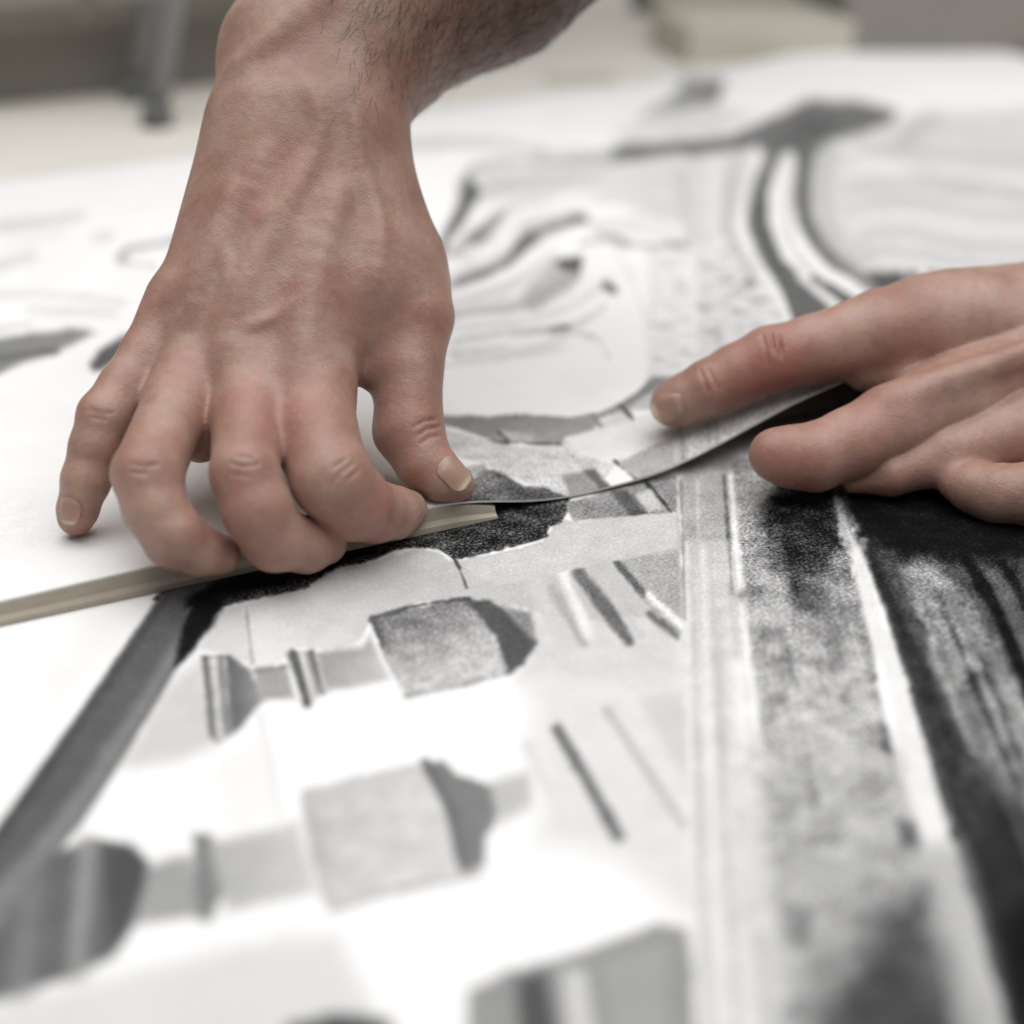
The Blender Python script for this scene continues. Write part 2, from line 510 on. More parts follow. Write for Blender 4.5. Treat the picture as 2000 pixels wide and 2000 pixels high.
Ls([(1935, 1110), (2010, 1260), (2080, 1400)], [14, 34, 50], 104, 9, .4)
Ls([(1960, 1100), (2050, 1260)], 16, 34, 7)
Ls([(1990, 1480), (2060, 1600)], 60, 165, 26, .3)
Lp([(1900, 1560), (2000, 1560), (2200, 2300), (1985, 2300), (1940, 1800)], 56, 50, .1)
Lp([(1960, 1800), (2100, 1700), (2200, 2300), (2030, 2300)], 30, 40, .1)
Lp([(1640, 860), (2300, 700), (2300, 1080), (1900, 1100), (1760, 1090), (1668, 1060)], 20, 26, .3, rough=7)
rg_ = random.Random(5)
for k in range(26):                              # streaks running along the rail
    u = rg_.uniform(0, 1); y0 = rg_.uniform(1080, 1500); L_ = rg_.uniform(160, 420)
    x0 = 1715 + (y0 - 1080) * .30 + u * 300; sl = .34 + u * .16
    Ls([(x0, y0), (x0 + sl * L_ * .5, y0 + L_ * .5), (x0 + sl * L_ * 1.05, y0 + L_)], [4, rg_.uniform(8, 20), 6], rg_.choice((44, 62, 104, 130, 150, 164)), 9, .4, alpha=.5, rough=2.5)
for k in range(16):                              # and on the speckled stone beside it
    u = rg_.uniform(0, 1); y0 = rg_.uniform(1000, 1500); L_ = rg_.uniform(120, 320)
    x0 = 1440 + (y0 - 1000) * .16 + u * 190; sl = .15 + u * .12
    Ls([(x0, y0), (x0 + sl * L_, y0 + L_)], rg_.uniform(5, 13), rg_.choice((120, 140, 205, 216)), 9, .6, alpha=.5, rough=3)
# bright handrail, worn edges
Ls([(1625, 935), (1640, 1000), (1668, 1078), (1719, 1233), (1776, 1414), (1828, 1621), (1880, 1800), (1945, 2020), (2000, 2250)], [6, 12, 22, 31, 40, 50, 48, 50, 60], 238, 9, .15, rough=4)
Ls([(1634, 980), (1660, 1070)], 12, 185, 8, .3, rough=3)
Lp([(1790, 1650), (1880, 1650), (2000, 2150), (1905, 2150)], 172, 34, .08, alpha=.7)
Ls([(1905, 1930), (1925, 1990)], 40, 185, 24)
# diagonal dark beam on the left
Lp([(322, 1150), (460, 1105), (395, 1240), (343, 1308), (240, 1480), (160, 1605), (60, 1730), (-120, 1930), (-160, 1850), (-160, 1845), (0, 1612)], 108, 9, .10, rough=.6)
Ls([(372, 1220), (290, 1360), (130, 1600), (-60, 1830)], [16, 26, 40, 60], 142, 16)
Ls([(330, 1160), (200, 1350), (-40, 1690)], [12, 16, 26], 92, 9)
Lp([(365, 1170), (480, 1100), (432, 1190), (372, 1278), (342, 1300)], 34, 10, .15)
Lp([(340, 1200), (375, 1185), (362, 1215), (330, 1235)], 105, 6, .1)
# faint tones on the white left of the beam
Ls([(180, 1250), (60, 1420)], 60, 246, 40)

# ------------------------------------------------------------------ upper print
U0, U1, V0, V1 = -0.55, 0.95, 0.0, 1.0
upper = Print(U0, U1, V0, V1, 0.0005, on_upper, sheet_h, base=252)
Up, Us = upper.poly, upper.stroke
# grey stone pier behind the right hand
Lp = Up; Ls = Us
Lp([(1142, 329), (1300, 300), (1470, 290), (1480, 373), (1458, 485), (1347, 492), (1235, 410)], 222, 22, .10)
Ls([(1330, 340), (1345, 470)], 20, 206, 16)
Ls([(1395, 320), (1405, 470)], 18, 236, 14)
Ls([(1425, 360), (1415, 450)], 22, 200, 16)
Lp([(1262, 484), (1355, 480), (1362, 735), (1276, 748)], 238, 8, .5)
Lp([(1353, 484), (1470, 480), (1536, 618), (1560, 700), (1362, 735)], 222, 7, .75)
Ls([(1356, 490), (1362, 720)], 6, 238, 4)
Ls([(1272, 600), (1276, 745)], 4, 215, 3)
Ls([(1262, 486), (1350, 482)], 6, 225, 6)
# grey sky panel at the right
Lp([(1590, 270), (1790, 225), (2050, 205), (2400, 200), (2500, 560), (1700, 540), (1640, 500), (1590, 420)], 222, 18, .12)
Ls([(1700, 305), (1856, 348), (2050, 395)], 16, 203, 14)
Ls([(1640, 300), (1760, 330)], 30, 240, 20)
Ls([(1760, 290), (1790, 250), (1830, 235)], [24, 34, 20], 202, 18)
Ls([(1650, 430), (1900, 470), (2100, 500)], 40, 222, 30)
Ls([(1660, 534), (1860, 534)], 8, 190, 6)
Lp([(1680, 530), (1760, 530), (1830, 640), (1760, 650)], 112, 10, .15)
Ls([(1780, 535), (1830, 590)], 15, 125, 6)
Ls([(1820, 535), (1860, 580)], 13, 150, 6)
Ls([(1800, 535), (1850, 595)], 11, 235, 5)
# sweeping dark arch
Lp([(1185, 292), (1235, 280), (1420, 267), (1480, 242), (1545, 211), (1575, 193), (1660, 197), (1752, 214), (1745, 236), (1680, 261), (1625, 273), (1600, 300), (1500, 320), (1477, 282), (1458, 292), (1235, 312), (1185, 323)], 128, 11, .05)
Lp([(1560, 235), (1640, 240), (1600, 290), (1530, 300)], 108, 18)
Ls([(1190, 312), (1060, 316), (943, 323), (905, 362)], [26, 16, 14, 20], 186, 12)
Ls([(1050, 300), (1190, 298)], 12, 215, 8)
Ls([(780, 285), (930, 278), (1060, 294)], [22, 16, 12], 212, 12)
Lp([(1335, 152), (1420, 156), (1402, 205), (1330, 222), (1240, 235), (1280, 205), (1310, 190)], 138, 12, .05, tone2=196, gdir=((1390, 150), (1300, 230)))
Lp([(1200, 255), (1330, 225), (1420, 208), (1470, 225), (1400, 262), (1230, 275)], 226, 14)
Lp([(940, 332), (1200, 318), (1300, 330), (1220, 385), (1000, 375), (930, 372)], 226, 18, .03)
Lp([(1008, 470), (1030, 442), (1080, 424), (1145, 418), (1110, 444), (1065, 462), (1022, 488)], 192, 9)
Lp([(874, 500), (905, 460), (950, 448), (930, 472), (888, 505)], 176, 10)
Lp([(1130, 440), (1240, 420), (1340, 440), (1330, 470), (1180, 465)], 236, 12)
Ls([(1150, 395), (1250, 390), (1340, 420), (1380, 470)], [6, 10, 12, 8], 212, 9)
# S curved bands
Ls([(1527, 285), (1490, 348), (1477, 422), (1502, 497), (1545, 559), (1590, 625)], [30, 28, 32, 38, 56, 84], 116, 8, .08)
Ls([(1483, 304), (1458, 385), (1446, 447), (1477, 509), (1520, 571), (1545, 640)], 13, 244, 5)
Ls([(1500, 300), (1474, 350), (1462, 400)], 10, 188, 6)
Ls([(1541, 310), (1522, 404), (1533, 472), (1576, 520), (1640, 588)], [30, 40, 40, 32, 20], 238, 8)
Ls([(1576, 280), (1568, 385), (1583, 447), (1626, 503), (1700, 566), (1760, 610)], [40, 36, 36, 38, 46, 50], 122, 9, .06)
Ls([(1612, 528), (1655, 552), (1700, 585)], [14, 20, 18], 236, 6)
Ls([(1622, 560), (1660, 600)], 16, 105, 6)
Ls([(1602, 300), (1596, 380), (1640, 465), (1730, 528)], [14, 12, 12, 10], 208, 8)
Ls([(1620, 400), (1800, 410), (2050, 450)], 18, 218, 14)
Ls([(1680, 360), (1900, 420), (2050, 470)], 12, 216, 12)
Ls([(1640, 480), (1800, 500), (2050, 520)], 14, 214, 12)
Ls([(1900, 270), (2050, 300)], 20, 216, 14)
Ls([(1618, 290), (1606, 385), (1618, 450), (1660, 505), (1740, 570)], [30, 34, 36, 34, 30], 196, 22, .1, alpha=.8)
Ls([(1510, 330), (1494, 400), (1500, 450), (1530, 520)], 7, 84, 6)
Ls([(1552, 330), (1540, 420), (1556, 490), (1610, 560)], 8, 206, 7)
Ls([(1440, 300), (1425, 400), (1432, 470), (1470, 540)], 14, 200, 12, .2)
for k in range(7):
    y = 300 + k * 32
    Ls([(1640 + k * 8, y + 6), (1760, y - 6), (1900, y + 6 + k * 3), (2080, y + 22)], 9 + (k % 3) * 5, (196, 230, 204)[k % 3], 9, .15, alpha=.85)
# acanthus curls
Ls([(905, 505), (960, 470), (1020, 430), (1120, 400)], [10, 10, 8, 5], 222, 9)
Ls([(890, 540), (960, 515), (1010, 480)], [12, 16, 10], 214, 9)
Ls([(880, 590), (990, 560), (1080, 500)], [14, 18, 10], 224, 10)
Ls([(1150, 440), (1220, 445), (1300, 462)], [6, 8, 6], 226, 8)
Ls([(880, 640), (1000, 628), (1110, 600), (1190, 545)], [8, 12, 10, 6], 226, 9)
Ls([(885, 668), (1010, 646), (1110, 640), (1180, 600)], [6, 10, 12, 5], 214, 7)
Lp([(912, 350), (945, 372), (915, 422), (884, 460), (866, 500), (850, 500), (893, 397)], 112, 9)
Ls([(926, 466), (955, 444), (985, 414)], [18, 16, 6], 150, 7)
Ls([(850, 512), (905, 470)], [16, 8], 200, 8)
Ls([(893, 553), (986, 515), (1023, 478), (1067, 447), (1130, 428)], [8, 11, 18, 10, 12], 148, 6)
Lp([(1010, 490), (1040, 445), (1075, 440), (1055, 470)], 205, 10)
Ls([(880, 558), (905, 548)], 16, 175, 6)
Ls([(940, 400), (1020, 372), (1140, 372), (1260, 392)], [10, 8, 8, 6], 232, 10)
Ls([(1130, 428), (1200, 425), (1290, 440)], [6, 5, 5], 226, 8)
Ls([(1173, 460), (1222, 478), (1334, 480)], [10, 9, 12], 186, 6)
Ls([(1135, 476), (1175, 470)], 8, 205, 5)
Lp([(1080, 509), (1137, 502), (1131, 542), (1080, 578), (1048, 600), (1000, 604), (1030, 560)], 205, 6, .06)
Lp([(1082, 508), (1137, 502), (1131, 538), (1100, 528)], 105, 7)
Ls([(1131, 540), (1050, 602), (985, 604)], 6, 175, 5)
Ls([(880, 617), (950, 608), (1048, 603)], [9, 8, 5], 172, 5)
Ls([(1183, 558), (1199, 566)], 14, 135, 5)
Ls([(1455, 551), (1470, 556)], 12, 165, 5)
Ls([(1080, 646), (1112, 638)], [12, 8], 118, 5)
Ls([(1000, 655), (1080, 648), (1160, 660), (1190, 700)], [5, 7, 5, 4], 205, 6)
Ls([(880, 690), (990, 678)], 6, 212, 6)
Ls([(860, 715), (1000, 700), (1100, 680)], 5, 230, 6)
Ls([(900, 590), (960, 570)], 8, 225, 7)
Ls([(1195, 470), (1240, 560), (1262, 640), (1266, 740)], 4, 228, 5)
Ls([(896, 542), (986, 503), (1030, 464), (1075, 434), (1140, 418)], [14, 24, 30, 18, 10], 208, 14, .05)
Ls([(925, 455), (960, 432), (1010, 400), (1080, 385)], [24, 22, 14, 8], 204, 12)
Lp([(945, 345), (1100, 335), (1190, 345), (1060, 372), (950, 392)], 212, 14)
Ls([(884, 606), (960, 596), (1050, 588), (1120, 566)], [12, 18, 16, 8], 222, 10)
Ls([(884, 556), (925, 540)], 18, 190, 9)
Ls([(890, 700), (1000, 690), (1090, 665), (1150, 620)], [8, 12, 10, 6], 226, 8)
Lp([(1000, 604), (1048, 600), (1131, 545), (1120, 528), (1060, 560)], 188, 9, .05)
# crisp dark accents of the scroll work, stripes of the curved bands
Ls([(893, 553), (940, 536), (986, 515), (1023, 478), (1067, 447), (1130, 428)], [9, 10, 11, 20, 9, 11], 140, 6)
Ls([(928, 466), (958, 442), (985, 416)], [20, 17, 6], 138, 7)
Ls([(1016, 482), (1040, 462)], 20, 126, 8)
Ls([(1118, 430), (1140, 426)], 13, 130, 5)
Ls([(1196, 462), (1228, 478)], 11, 168, 6)
Ls([(1310, 474), (1336, 482)], 13, 172, 6)
Ls([(1604, 524), (1650, 550), (1706, 588)], [12, 20, 16], 238, 5)
Ls([(1560, 540), (1600, 570), (1640, 600)], [8, 14, 14], 232, 6)
Ls([(1590, 545), (1640, 575), (1680, 604)], [12, 18, 20], 108, 6)
Lp([(1690, 534), (1755, 536), (1790, 570), (1740, 590), (1715, 565)], 100, 8)
Ls([(1780, 540), (1806, 568)], 16, 118, 6)
Ls([(1826, 538), (1850, 562)], 14, 128, 6)
for x, y, r, tt in ((1385, 520, 8, 176), (1420, 545, 7, 186), (1452, 610, 7, 172), (1398, 650, 9, 160), (1440, 570, 8, 190), (1372, 600, 8, 180), (1330, 560, 7, 206), (1305, 640, 8, 208), (1290, 700, 7, 204), (1340, 690, 7, 200), (1480, 585, 8, 180), (1300, 510, 8, 212)):
    Ls([(x - r, y - 2), (x + r, y + 4)], r * 1.2, tt, 7, .6, alpha=.85, rough=3.5)
# moulding along the lifted edge
Lp([(1166, 809), (1209, 788), (1255, 760), (1274, 737), (1345, 725), (1420, 700), (1400, 790), (1302, 800), (1237, 800), (1213, 812)], 205, 5, .14)
Lp([(780, 800), (869, 811), (1069, 812), (1116, 816), (1167, 809), (1209, 788), (1255, 760), (1274, 737), (1310, 740), (1262, 772), (1237, 788), (1213, 802), (1162, 822), (1158, 840), (1104, 852), (1097, 869), (985, 869), (929, 849), (905, 842), (869, 832), (780, 850)], 150, 4, .2, tone2=172, gdir=((980, 815), (990, 866)))
Lp([(968, 838), (1045, 846), (1040, 866), (1000, 866)], 196, 5, .3)
Ls([(972, 842), (996, 866)], 5, 95, 3)
Ls([(948, 863), (1096, 869)], 5, 110, 3)
Lp([(1167, 826), (1210, 805), (1240, 826), (1190, 842)], 226, 4, .12)
Ls([(1213, 792), (1242, 828)], 8, 112, 3)
Ls([(1160, 812), (1182, 846)], 5, 150, 3)
Ls([(1240, 826), (1300, 802)], 5, 165, 3)
Lp([(868, 838), (905, 846), (985, 871), (1097, 871), (1106, 856), (1310, 800), (1340, 860), (1200, 905), (1160, 960), (1100, 975), (980, 925), (940, 905), (880, 890)], 220, 4, .5)
Lp([(1106, 858), (1310, 800), (1316, 850), (1204, 905), (1130, 890)], 240, 4, .1)
Ls([(1100, 870), (1140, 915)], 4, 195, 3)
Lp([(1204, 905), (1313, 853), (1326, 925), (1252, 955), (1240, 945)], 190, 4, .25)
Lp([(1313, 853), (1420, 812), (1560, 740), (1700, 700), (1700, 850), (1326, 935)], 208, 4, .5)
for x in (1330, 1345, 1382, 1398):
    Ls([(x, 830), (x + 6, 900)], 5, 232 if x % 2 else 178, 3)
Ls([(1200, 900), (1252, 944)], 6, 98, 3)
Lp([(1097, 928), (1144, 919), (1186, 962), (1116, 980)], 168, 5, .25)
Lp([(1140, 918), (1160, 918), (1200, 962), (1178, 968)], 118, 5, .15)
Lp([(925, 935), (948, 912), (976, 924), (1023, 947), (1083, 961), (1120, 975), (1100, 990), (900, 1000), (880, 960)], 104, 4, .6)
Lp([(900, 915), (945, 905), (985, 945), (930, 960)], 150, 6, .9, alpha=.7)
# left, half hidden by the hand
Lp([(-300, 715), (0, 662), (60, 648), (170, 640), (190, 650), (130, 680), (60, 705), (0, 728), (-300, 800)], 150, 9, .08)
Ls([(0, 700), (110, 684)], 10, 122, 8)
Lp([(178, 712), (195, 682), (240, 656), (320, 640), (320, 680), (245, 692), (200, 724), (185, 724)], 108, 8, .1)
Ls([(0, 442), (80, 434), (160, 420)], [20, 16, 10], 218, 14)
Ls([(190, 466), (212, 462)], 16, 222, 12)
Ls([(236, 506), (250, 488), (300, 478), (345, 470)], [16, 14, 10, 8], 178, 9)
Ls([(240, 512), (300, 520)], 8, 205, 8)
Ls([(0, 520), (60, 500)], 22, 226, 16)
Ls([(-40, 580), (90, 575), (240, 590)], [12, 9, 12], 222, 12)
Ls([(60, 604), (220, 612)], 14, 228, 12)
Ls([(-100, 655), (60, 635)], 8, 215, 8)
Ls([(0, 480), (120, 455)], 8, 236, 10)
Lp([(-200, 1010), (70, 950), (120, 1060), (-200, 1150)], 246, 40, .10)

m_low = print_mat("lower_print_ink", lower.image("lower_print"), -0.10, 0.50, -0.36, 0.03)
m_up = print_mat("upper_print_ink", upper.image("upper_print"), U0, U1, V0, V1)
m_back, nt, b = new_mat("paper_back", rough=0.8, spec=0.15)
noise_color(nt, b, (0.40, 0.34, 0.27), (0.48, 0.42, 0.34), 60)
m_white, nt, b = new_mat("paper_edge", (0.80, 0.78, 0.74), rough=0.8, spec=0.15)


def sheet(name, ss, ts, hfun, thick, mat, rect, clip=None):
    """A sheet as a solid: printed top, back and rim; UV 'print' from its own s, t."""
    ns, ntt = len(ss), len(ts)
    Sg, Tg = np.meshgrid(ss, ts)
    if clip is not None:
        Sg, Tg = clip(Sg, Tg)
    Z = hfun(Sg, np.maximum(Tg, 0) if hfun is sheet_h else Tg)
    W = S0[None, None, :] + Sg[..., None] * E1 + Tg[..., None] * E2
    W[..., 2] = Z
    top = W.reshape(-1, 3); bot = top.copy(); bot[:, 2] -= thick
    n = len(top); idx = np.arange(n).reshape(ntt, ns)
    faces = []; mi = []
    for j in range(ntt - 1):
        for i in range(ns - 1):
            a, bb, c, d = idx[j, i], idx[j, i + 1], idx[j + 1, i + 1], idx[j + 1, i]
            faces.append((a, bb, c, d)); mi.append(0)
            faces.append((d + n, c + n, bb + n, a + n)); mi.append(1)
    rim = list(idx[0, :]) + list(idx[1:, -1]) + list(idx[-1, -2::-1]) + list(idx[-2:0:-1, 0])
    for k in range(len(rim)):
        a, bb = rim[k], rim[(k + 1) % len(rim)]
        faces.append((a, a + n, bb + n, bb)); mi.append(2)
    o = link_mesh(name, np.vstack([top, bot]), faces, mat)
    me = o.data
    me.materials.append(m_back); me.materials.append(m_white)
    me.polygons.foreach_set("material_index", mi)
    uvl = me.uv_layers.new(name="print")
    s0, s1, t0, t1 = rect
    u = np.concatenate([(Sg.ravel() - s0) / (s1 - s0)] * 2); v = np.concatenate([(Tg.ravel() - t0) / (t1 - t0)] * 2)
    li = np.zeros(len(me.loops), dtype=np.int32); me.loops.foreach_get("vertex_index", li)
    uvl.data.foreach_set("uv", np.stack([u[li], v[li]], 1).ravel().astype(np.float32))
    me.polygons.foreach_set("use_smooth", [m == 0 or m == 1 for m in mi])
    return o


lo_s = np.linspace(-0.10, 0.50, 30); lo_t = np.linspace(-0.36, 0.026, 20)
low = sheet("photo_print", lo_s, lo_t, lambda s, t: np.zeros_like(s), 0.0012, m_low, (-0.10, 0.50, -0.36, 0.03))
tag(low, "flat print in front of the seam showing grey stone balusters and a bright rail", "print")

# the far edge of the upper sheet, with the corner seen at the upper right
far = [on_lower(*p) for p in ((-900, 470), (0, 352), (420, 300), (830, 215), (1290, 155), (1795, 62))]
fs = np.array([f[0] for f in far]); ft = np.array([f[1] for f in far])
cr = on_lower(1800, 62); cr2 = on_lower(2150, 150)


def far_t(s):
    t = np.interp(s, fs, ft)
    k = (cr2[1] - cr[1]) / (cr2[0] - cr[0])
    return np.where(s > cr[0], cr[1] + (s - cr[0]) * k, t)


def upclip(Sg, Tg):
    return Sg, Tg * far_t(Sg)


us = np.unique(np.concatenate([np.linspace(U0, U1, 120), np.linspace(-0.05, 0.36, 140), [cr[0]]]))
vt = np.linspace(0, 1, 70) ** 1.6
up = sheet("photo_print", us, vt, sheet_h, 0.0007, m_up, (U0, U1, V0, V1), upclip)
tag(up, "print of carved stone scrolls behind the seam, near edge lifted by the hands", "print")

# beige lath under the near edge of the upper sheet
m_lath, nt, b = new_mat("beige_lath", rough=0.6, spec=0.2)
tc, n1, r1 = noise_color(nt, b, (0.37, 0.325, 0.26), (0.42, 0.37, 0.30), 9, 5)
mp = nt.nodes.new("ShaderNodeMapping"); mp.inputs["Scale"].default_value = (2, 40, 40)
mp.inputs["Rotation"].default_value = (0, 0, -math.atan2(E1[1], E1[0]))
nt.links.new(tc.outputs["Object"], mp.inputs["Vector"]); nt.links.new(mp.outputs[0], n1.inputs["Vector"])
vs, fc = [], []
ls = np.linspace(s_at(-450), s_at(966), 70)
for s in ls:
    zt = (float(sheet_h(s, 0.0)) - 0.0007) * float(np.interp(s, [s_at(890), s_at(966)], [1.0, 0.72]))
    for (t, z) in ((-0.0002, zt), (-0.0010, zt * 0.45), (-0.0026, zt * 0.28), (-0.0029, 0.0003), (0.009, 0.0003), (0.009, zt - 0.0006)):
        p = S0 + s * E1 + t * E2
        vs.append((p[0], p[1], z))
for i in range(len(ls) - 1):
    for k in range(6):
        a = i * 6 + k; c = i * 6 + (k + 1) % 6
        fc.append((a, c, c + 6, a + 6))
fc.append(tuple(range(5, -1, -1))); fc.append(tuple(range((len(ls) - 1) * 6, len(ls) * 6)))
lath = link_mesh("strip", vs, fc, m_lath)
tag(lath, "narrow beige strip lying under the lifted edge of the far print, beneath the fingers", "strip")

# ------------------------------------------------------------------ background
m_cab, nt, b = new_mat("grey_cabinet", rough=0.6)
noise_color(nt, b, (0.22, 0.205, 0.175), (0.29, 0.272, 0.24), 4)
m_dark, _, _ = new_mat("dark_rubber", (0.015, 0.015, 0.015), rough=0.5)
m_cap, _, _ = new_mat("grey_plastic", (0.13, 0.13, 0.13), rough=0.6)
m_steel, _, _ = new_mat("grey_painted_steel", (0.27, 0.27, 0.27), rough=0.4, metal=0.1)
m_board, nt, b = new_mat("olive_board", rough=0.6)
noise_color(nt, b, (0.56, 0.535, 0.45), (0.62, 0.59, 0.51), 5)
m_grey, nt, b = new_mat("warm_grey_box", rough=0.7)
noise_color(nt, b, (0.27, 0.25, 0.22), (0.32, 0.30, 0.27), 4)


def back_box(name, p0, p1, depth, height, mat, lift=0.0):
    """Box whose front bottom edge runs between two floor points."""
    a = at(*p0, FLOOR_Z + lift); c = at(*p1, FLOOR_Z + lift)
    d = c - a; w = np.linalg.norm(d); d /= w; nrm = np.array([-d[1], d[0], 0])
    M = Matrix(((d[0], nrm[0], 0, a[0]), (d[1], nrm[1], 0, a[1]), (0, 0, 1, FLOOR_Z + lift), (0, 0, 0, 1)))
    return M, w


M, w = back_box("cabinet", (-900, 312), (640, 155), .4, .7, m_cab)
cab = bpy.data.objects.new("cabinet", None); COL.objects.link(cab); cab.matrix_world = M
bm = bmesh.new(); box_bm(bm, (0, 0, 0.055), (w, 0.4, 0.75), 0.003); bm_obj("carcass", bm, m_cab, cab)
bm = bmesh.new(); box_bm(bm, (0.01, 0.03, 0.0), (w - .01, 0.38, 0.0552), 0); bm_obj("plinth", bm, m_cab, cab)
for k in range(3):
    bm = bmesh.new(); x0 = .01 + k * (w - .02) / 3
    box_bm(bm, (x0 + .003, -0.014, 0.07), (x0 + (w - .02) / 3 - .003, -0.0005, 0.735), 0.002)
    d = bm_obj("door", bm, m_cab, cab)
    bm = bmesh.new(); tube_bm(bm, [(x0 + .04, -0.03, .45), (x0 + .04, -0.03, .55)], 0.004, 8); bm_obj("handle", bm, m_steel, d)
tag(cab, "blurred dark grey cabinet standing on the pale floor at the upper left", "cabinet")

# stool with a tilted grey leg
st_o = bpy.data.objects.new("stool", None); COL.objects.link(st_o)
foot = at(303, 248, FLOOR_Z); topd = at(352, -20, FLOOR_Z)
kz = 0.45
fx = Vector(foot)
lean = Vector((0.045, 0.03, 0))
tops = fx + Vector((0, 0, kz)) + lean * 3.2
feet = [Vector(at(*q, FLOOR_Z)) for q in ((303, 248), (262, 196), (720, 150), (1255, 20))]
cen = Vector((-0.06, 1.22, FLOOR_Z))
st_o.location = (cen.x, cen.y, FLOOR_Z)
for f in feet:
    tp = cen + (f - cen) * 0.45; tp.z = kz
    bm = bmesh.new(); tube_bm(bm, [f - st_o.location, tp - st_o.location], 0.0072, 14)
    lg = bm_obj("leg", bm, m_steel, st_o, True)
    bm = bmesh.new(); tube_bm(bm, [f - st_o.location + Vector((0, 0, .0003)), f - st_o.location + (tp - f) * .03], 0.0105, 14)
    bm_obj("foot_cap", bm, m_cap, lg, True)
for a_, b_ in ((0, 1), (1, 2), (0, 2), (2, 3)):
    fa = feet[a_] + (cen - feet[a_]) * .1; fb = feet[b_] + (cen - feet[b_]) * .1
    fa.z = fb.z = 0.075 if (a_, b_) == (1, 2) else 0.24
    bm = bmesh.new(); tube_bm(bm, [fa - st_o.location, fb - st_o.location], 0.009, 10)
    bm_obj("crossbar", bm, m_dark, st_o, True)
bm = bmesh.new(); box_bm(bm, (-.2, -.18, kz - .004), (.2, .18, kz + .03), .008); bm_obj("seat", bm, m_dark, st_o)
tag(st_o, "grey steel stool in front of the dark cabinet, one leg ending on the pale floor", "stool")

# box and boards at the upper right
M, w = back_box("crate", (1640, 112), (2500, 112), .4, .5, m_grey)
g = bpy.data.objects.new("storage_box", None); COL.objects.link(g); g.matrix_world = M
bm = bmesh.new(); box_bm(bm, (0, 0, 0), (w, .35, .4), .006); bm_obj("body", bm, m_grey, g)
bm = bmesh.new(); box_bm(bm, (-.008, -.008, .4005), (w + .008, .358, .44), .005); bm_obj("lid", bm, m_grey, g)
tag(g, "plain warm grey storage box standing behind the print corner at the upper right", "box")
M, w = back_box("board", (1345, 128), (1665, 112), .1, .02, m_board)
bm = bmesh.new(); box_bm(bm, (0, 0, 0), (w, .10, .030), .002)
bo = bm_obj("board", bm, m_board); bo.matrix_world = M
tag(bo, "thick olive beige board lying on the floor behind the far print", "board")
M, w = back_box("board", (1335, 60), (1660, 45), .1, .02, m_board)
bm = bmesh.new(); box_bm(bm, (0, 0, 0), (w, .12, .018), .002)
m_pb, nt, b = new_mat("pale_board", rough=0.6); noise_color(nt, b, (0.50, 0.46, 0.38), (0.56, 0.52, 0.44), 5)
bo2 = bm_obj("board", bm, m_pb); bo2.matrix_world = M
tag(bo2, "paler thin board on the floor farther back, past the olive board", "board")
M, w = back_box("tape", (1075, 166), (1205, 160), .02, .002, m_board)
bm = bmesh.new(); box_bm(bm, (0, 0, 0), (w, .022, .004), .001)
tp = bm_obj("offcut", bm, m_board); tp.matrix_world = M
tag(tp, "small beige offcut strip lying alone on the pale floor behind the print", "offcut")
# back wall far beyond
m_wall, nt, b = new_mat("back_wall", rough=0.8); noise_color(nt, b, (0.42, 0.40, 0.36), (0.46, 0.44, 0.40), 2)
bm = bmesh.new(); box_bm(bm, (-6, 2.6, FLOOR_Z), (6, 2.7, 2.6)); wl = bm_obj("wall", bm, m_wall); tag(wl, kind="structure")

# ------------------------------------------------------------------ signed distance hands
MM = 1000.0


def P3(px, py, d):
    """Camera-space point in millimetres: x right, y up, z towards the camera."""
    return np.array([(px - 1000) / FPX * d, -(py - 1000) / FPX * d, -d], dtype=np.float32)


def J(px, py, d, rpx):
    return (P3(px, py, d), rpx * d / FPX)


def cone(p, a, b):
    (A, ra), (B, rb) = a, b
    e = B - A; L = float(e @ e) + 1e-9
    h = np.clip(((p - A) @ e) / L, 0, 1)
    q = p - A - h[:, None] * e
    return np.sqrt(np.einsum('ij,ij->i', q, q)) - (ra + (rb - ra) * h)


def smin(a, b, k):
    h = np.maximum(k - np.abs(a - b), 0) / k
    return np.minimum(a, b) - h * h * h * k / 6


def smax(a, b, k):
    return -smin(-a, -b, k)


def chain(p, js, k=3.0):
    d = cone(p, js[0], js[1])
    for a, b in zip(js[1:], js[2:]):
        d = smin(d, cone(p, a, b), k)
    return d


def blend(p, d, js, k, kc=3.0):
    """smin of d with a chain, evaluated only near the chain."""
    c = np.mean([j[0] for j in js], axis=0)
    R = max(float(np.linalg.norm(j[0] - c)) + j[1] for j in js) + k + 1
    m = ((p - c) ** 2).sum(1) < R * R
    if m.any():
        q = p[m]; d = d.copy()
        d[m] = smin(d[m], chain(q, js, kc) if len(js) > 1 else np.linalg.norm(q - js[0][0], axis=1) - js[0][1], k)
    return d


def carve(p, d, js, k=1.0):
    c = np.mean([j[0] for j in js], axis=0)
    R = max(float(np.linalg.norm(j[0] - c)) + j[1] for j in js) + 2.5
    m = ((p - c) ** 2).sum(1) < R * R
    if m.any():
        d = d.copy(); d[m] = smax(d[m], -chain(p[m], js, 1), k)
    return d


def ell(p, c, axes, radii):
    """Ellipsoid; axes rows are unit vectors."""
    q = (p - c) @ np.asarray(axes, dtype=np.float32).T
    r = np.asarray(radii, dtype=np.float32)
    k0 = np.linalg.norm(q / r, axis=1); k1 = np.linalg.norm(q / (r * r), axis=1) + 1e-6
    return k0 * (k0 - 1) / k1


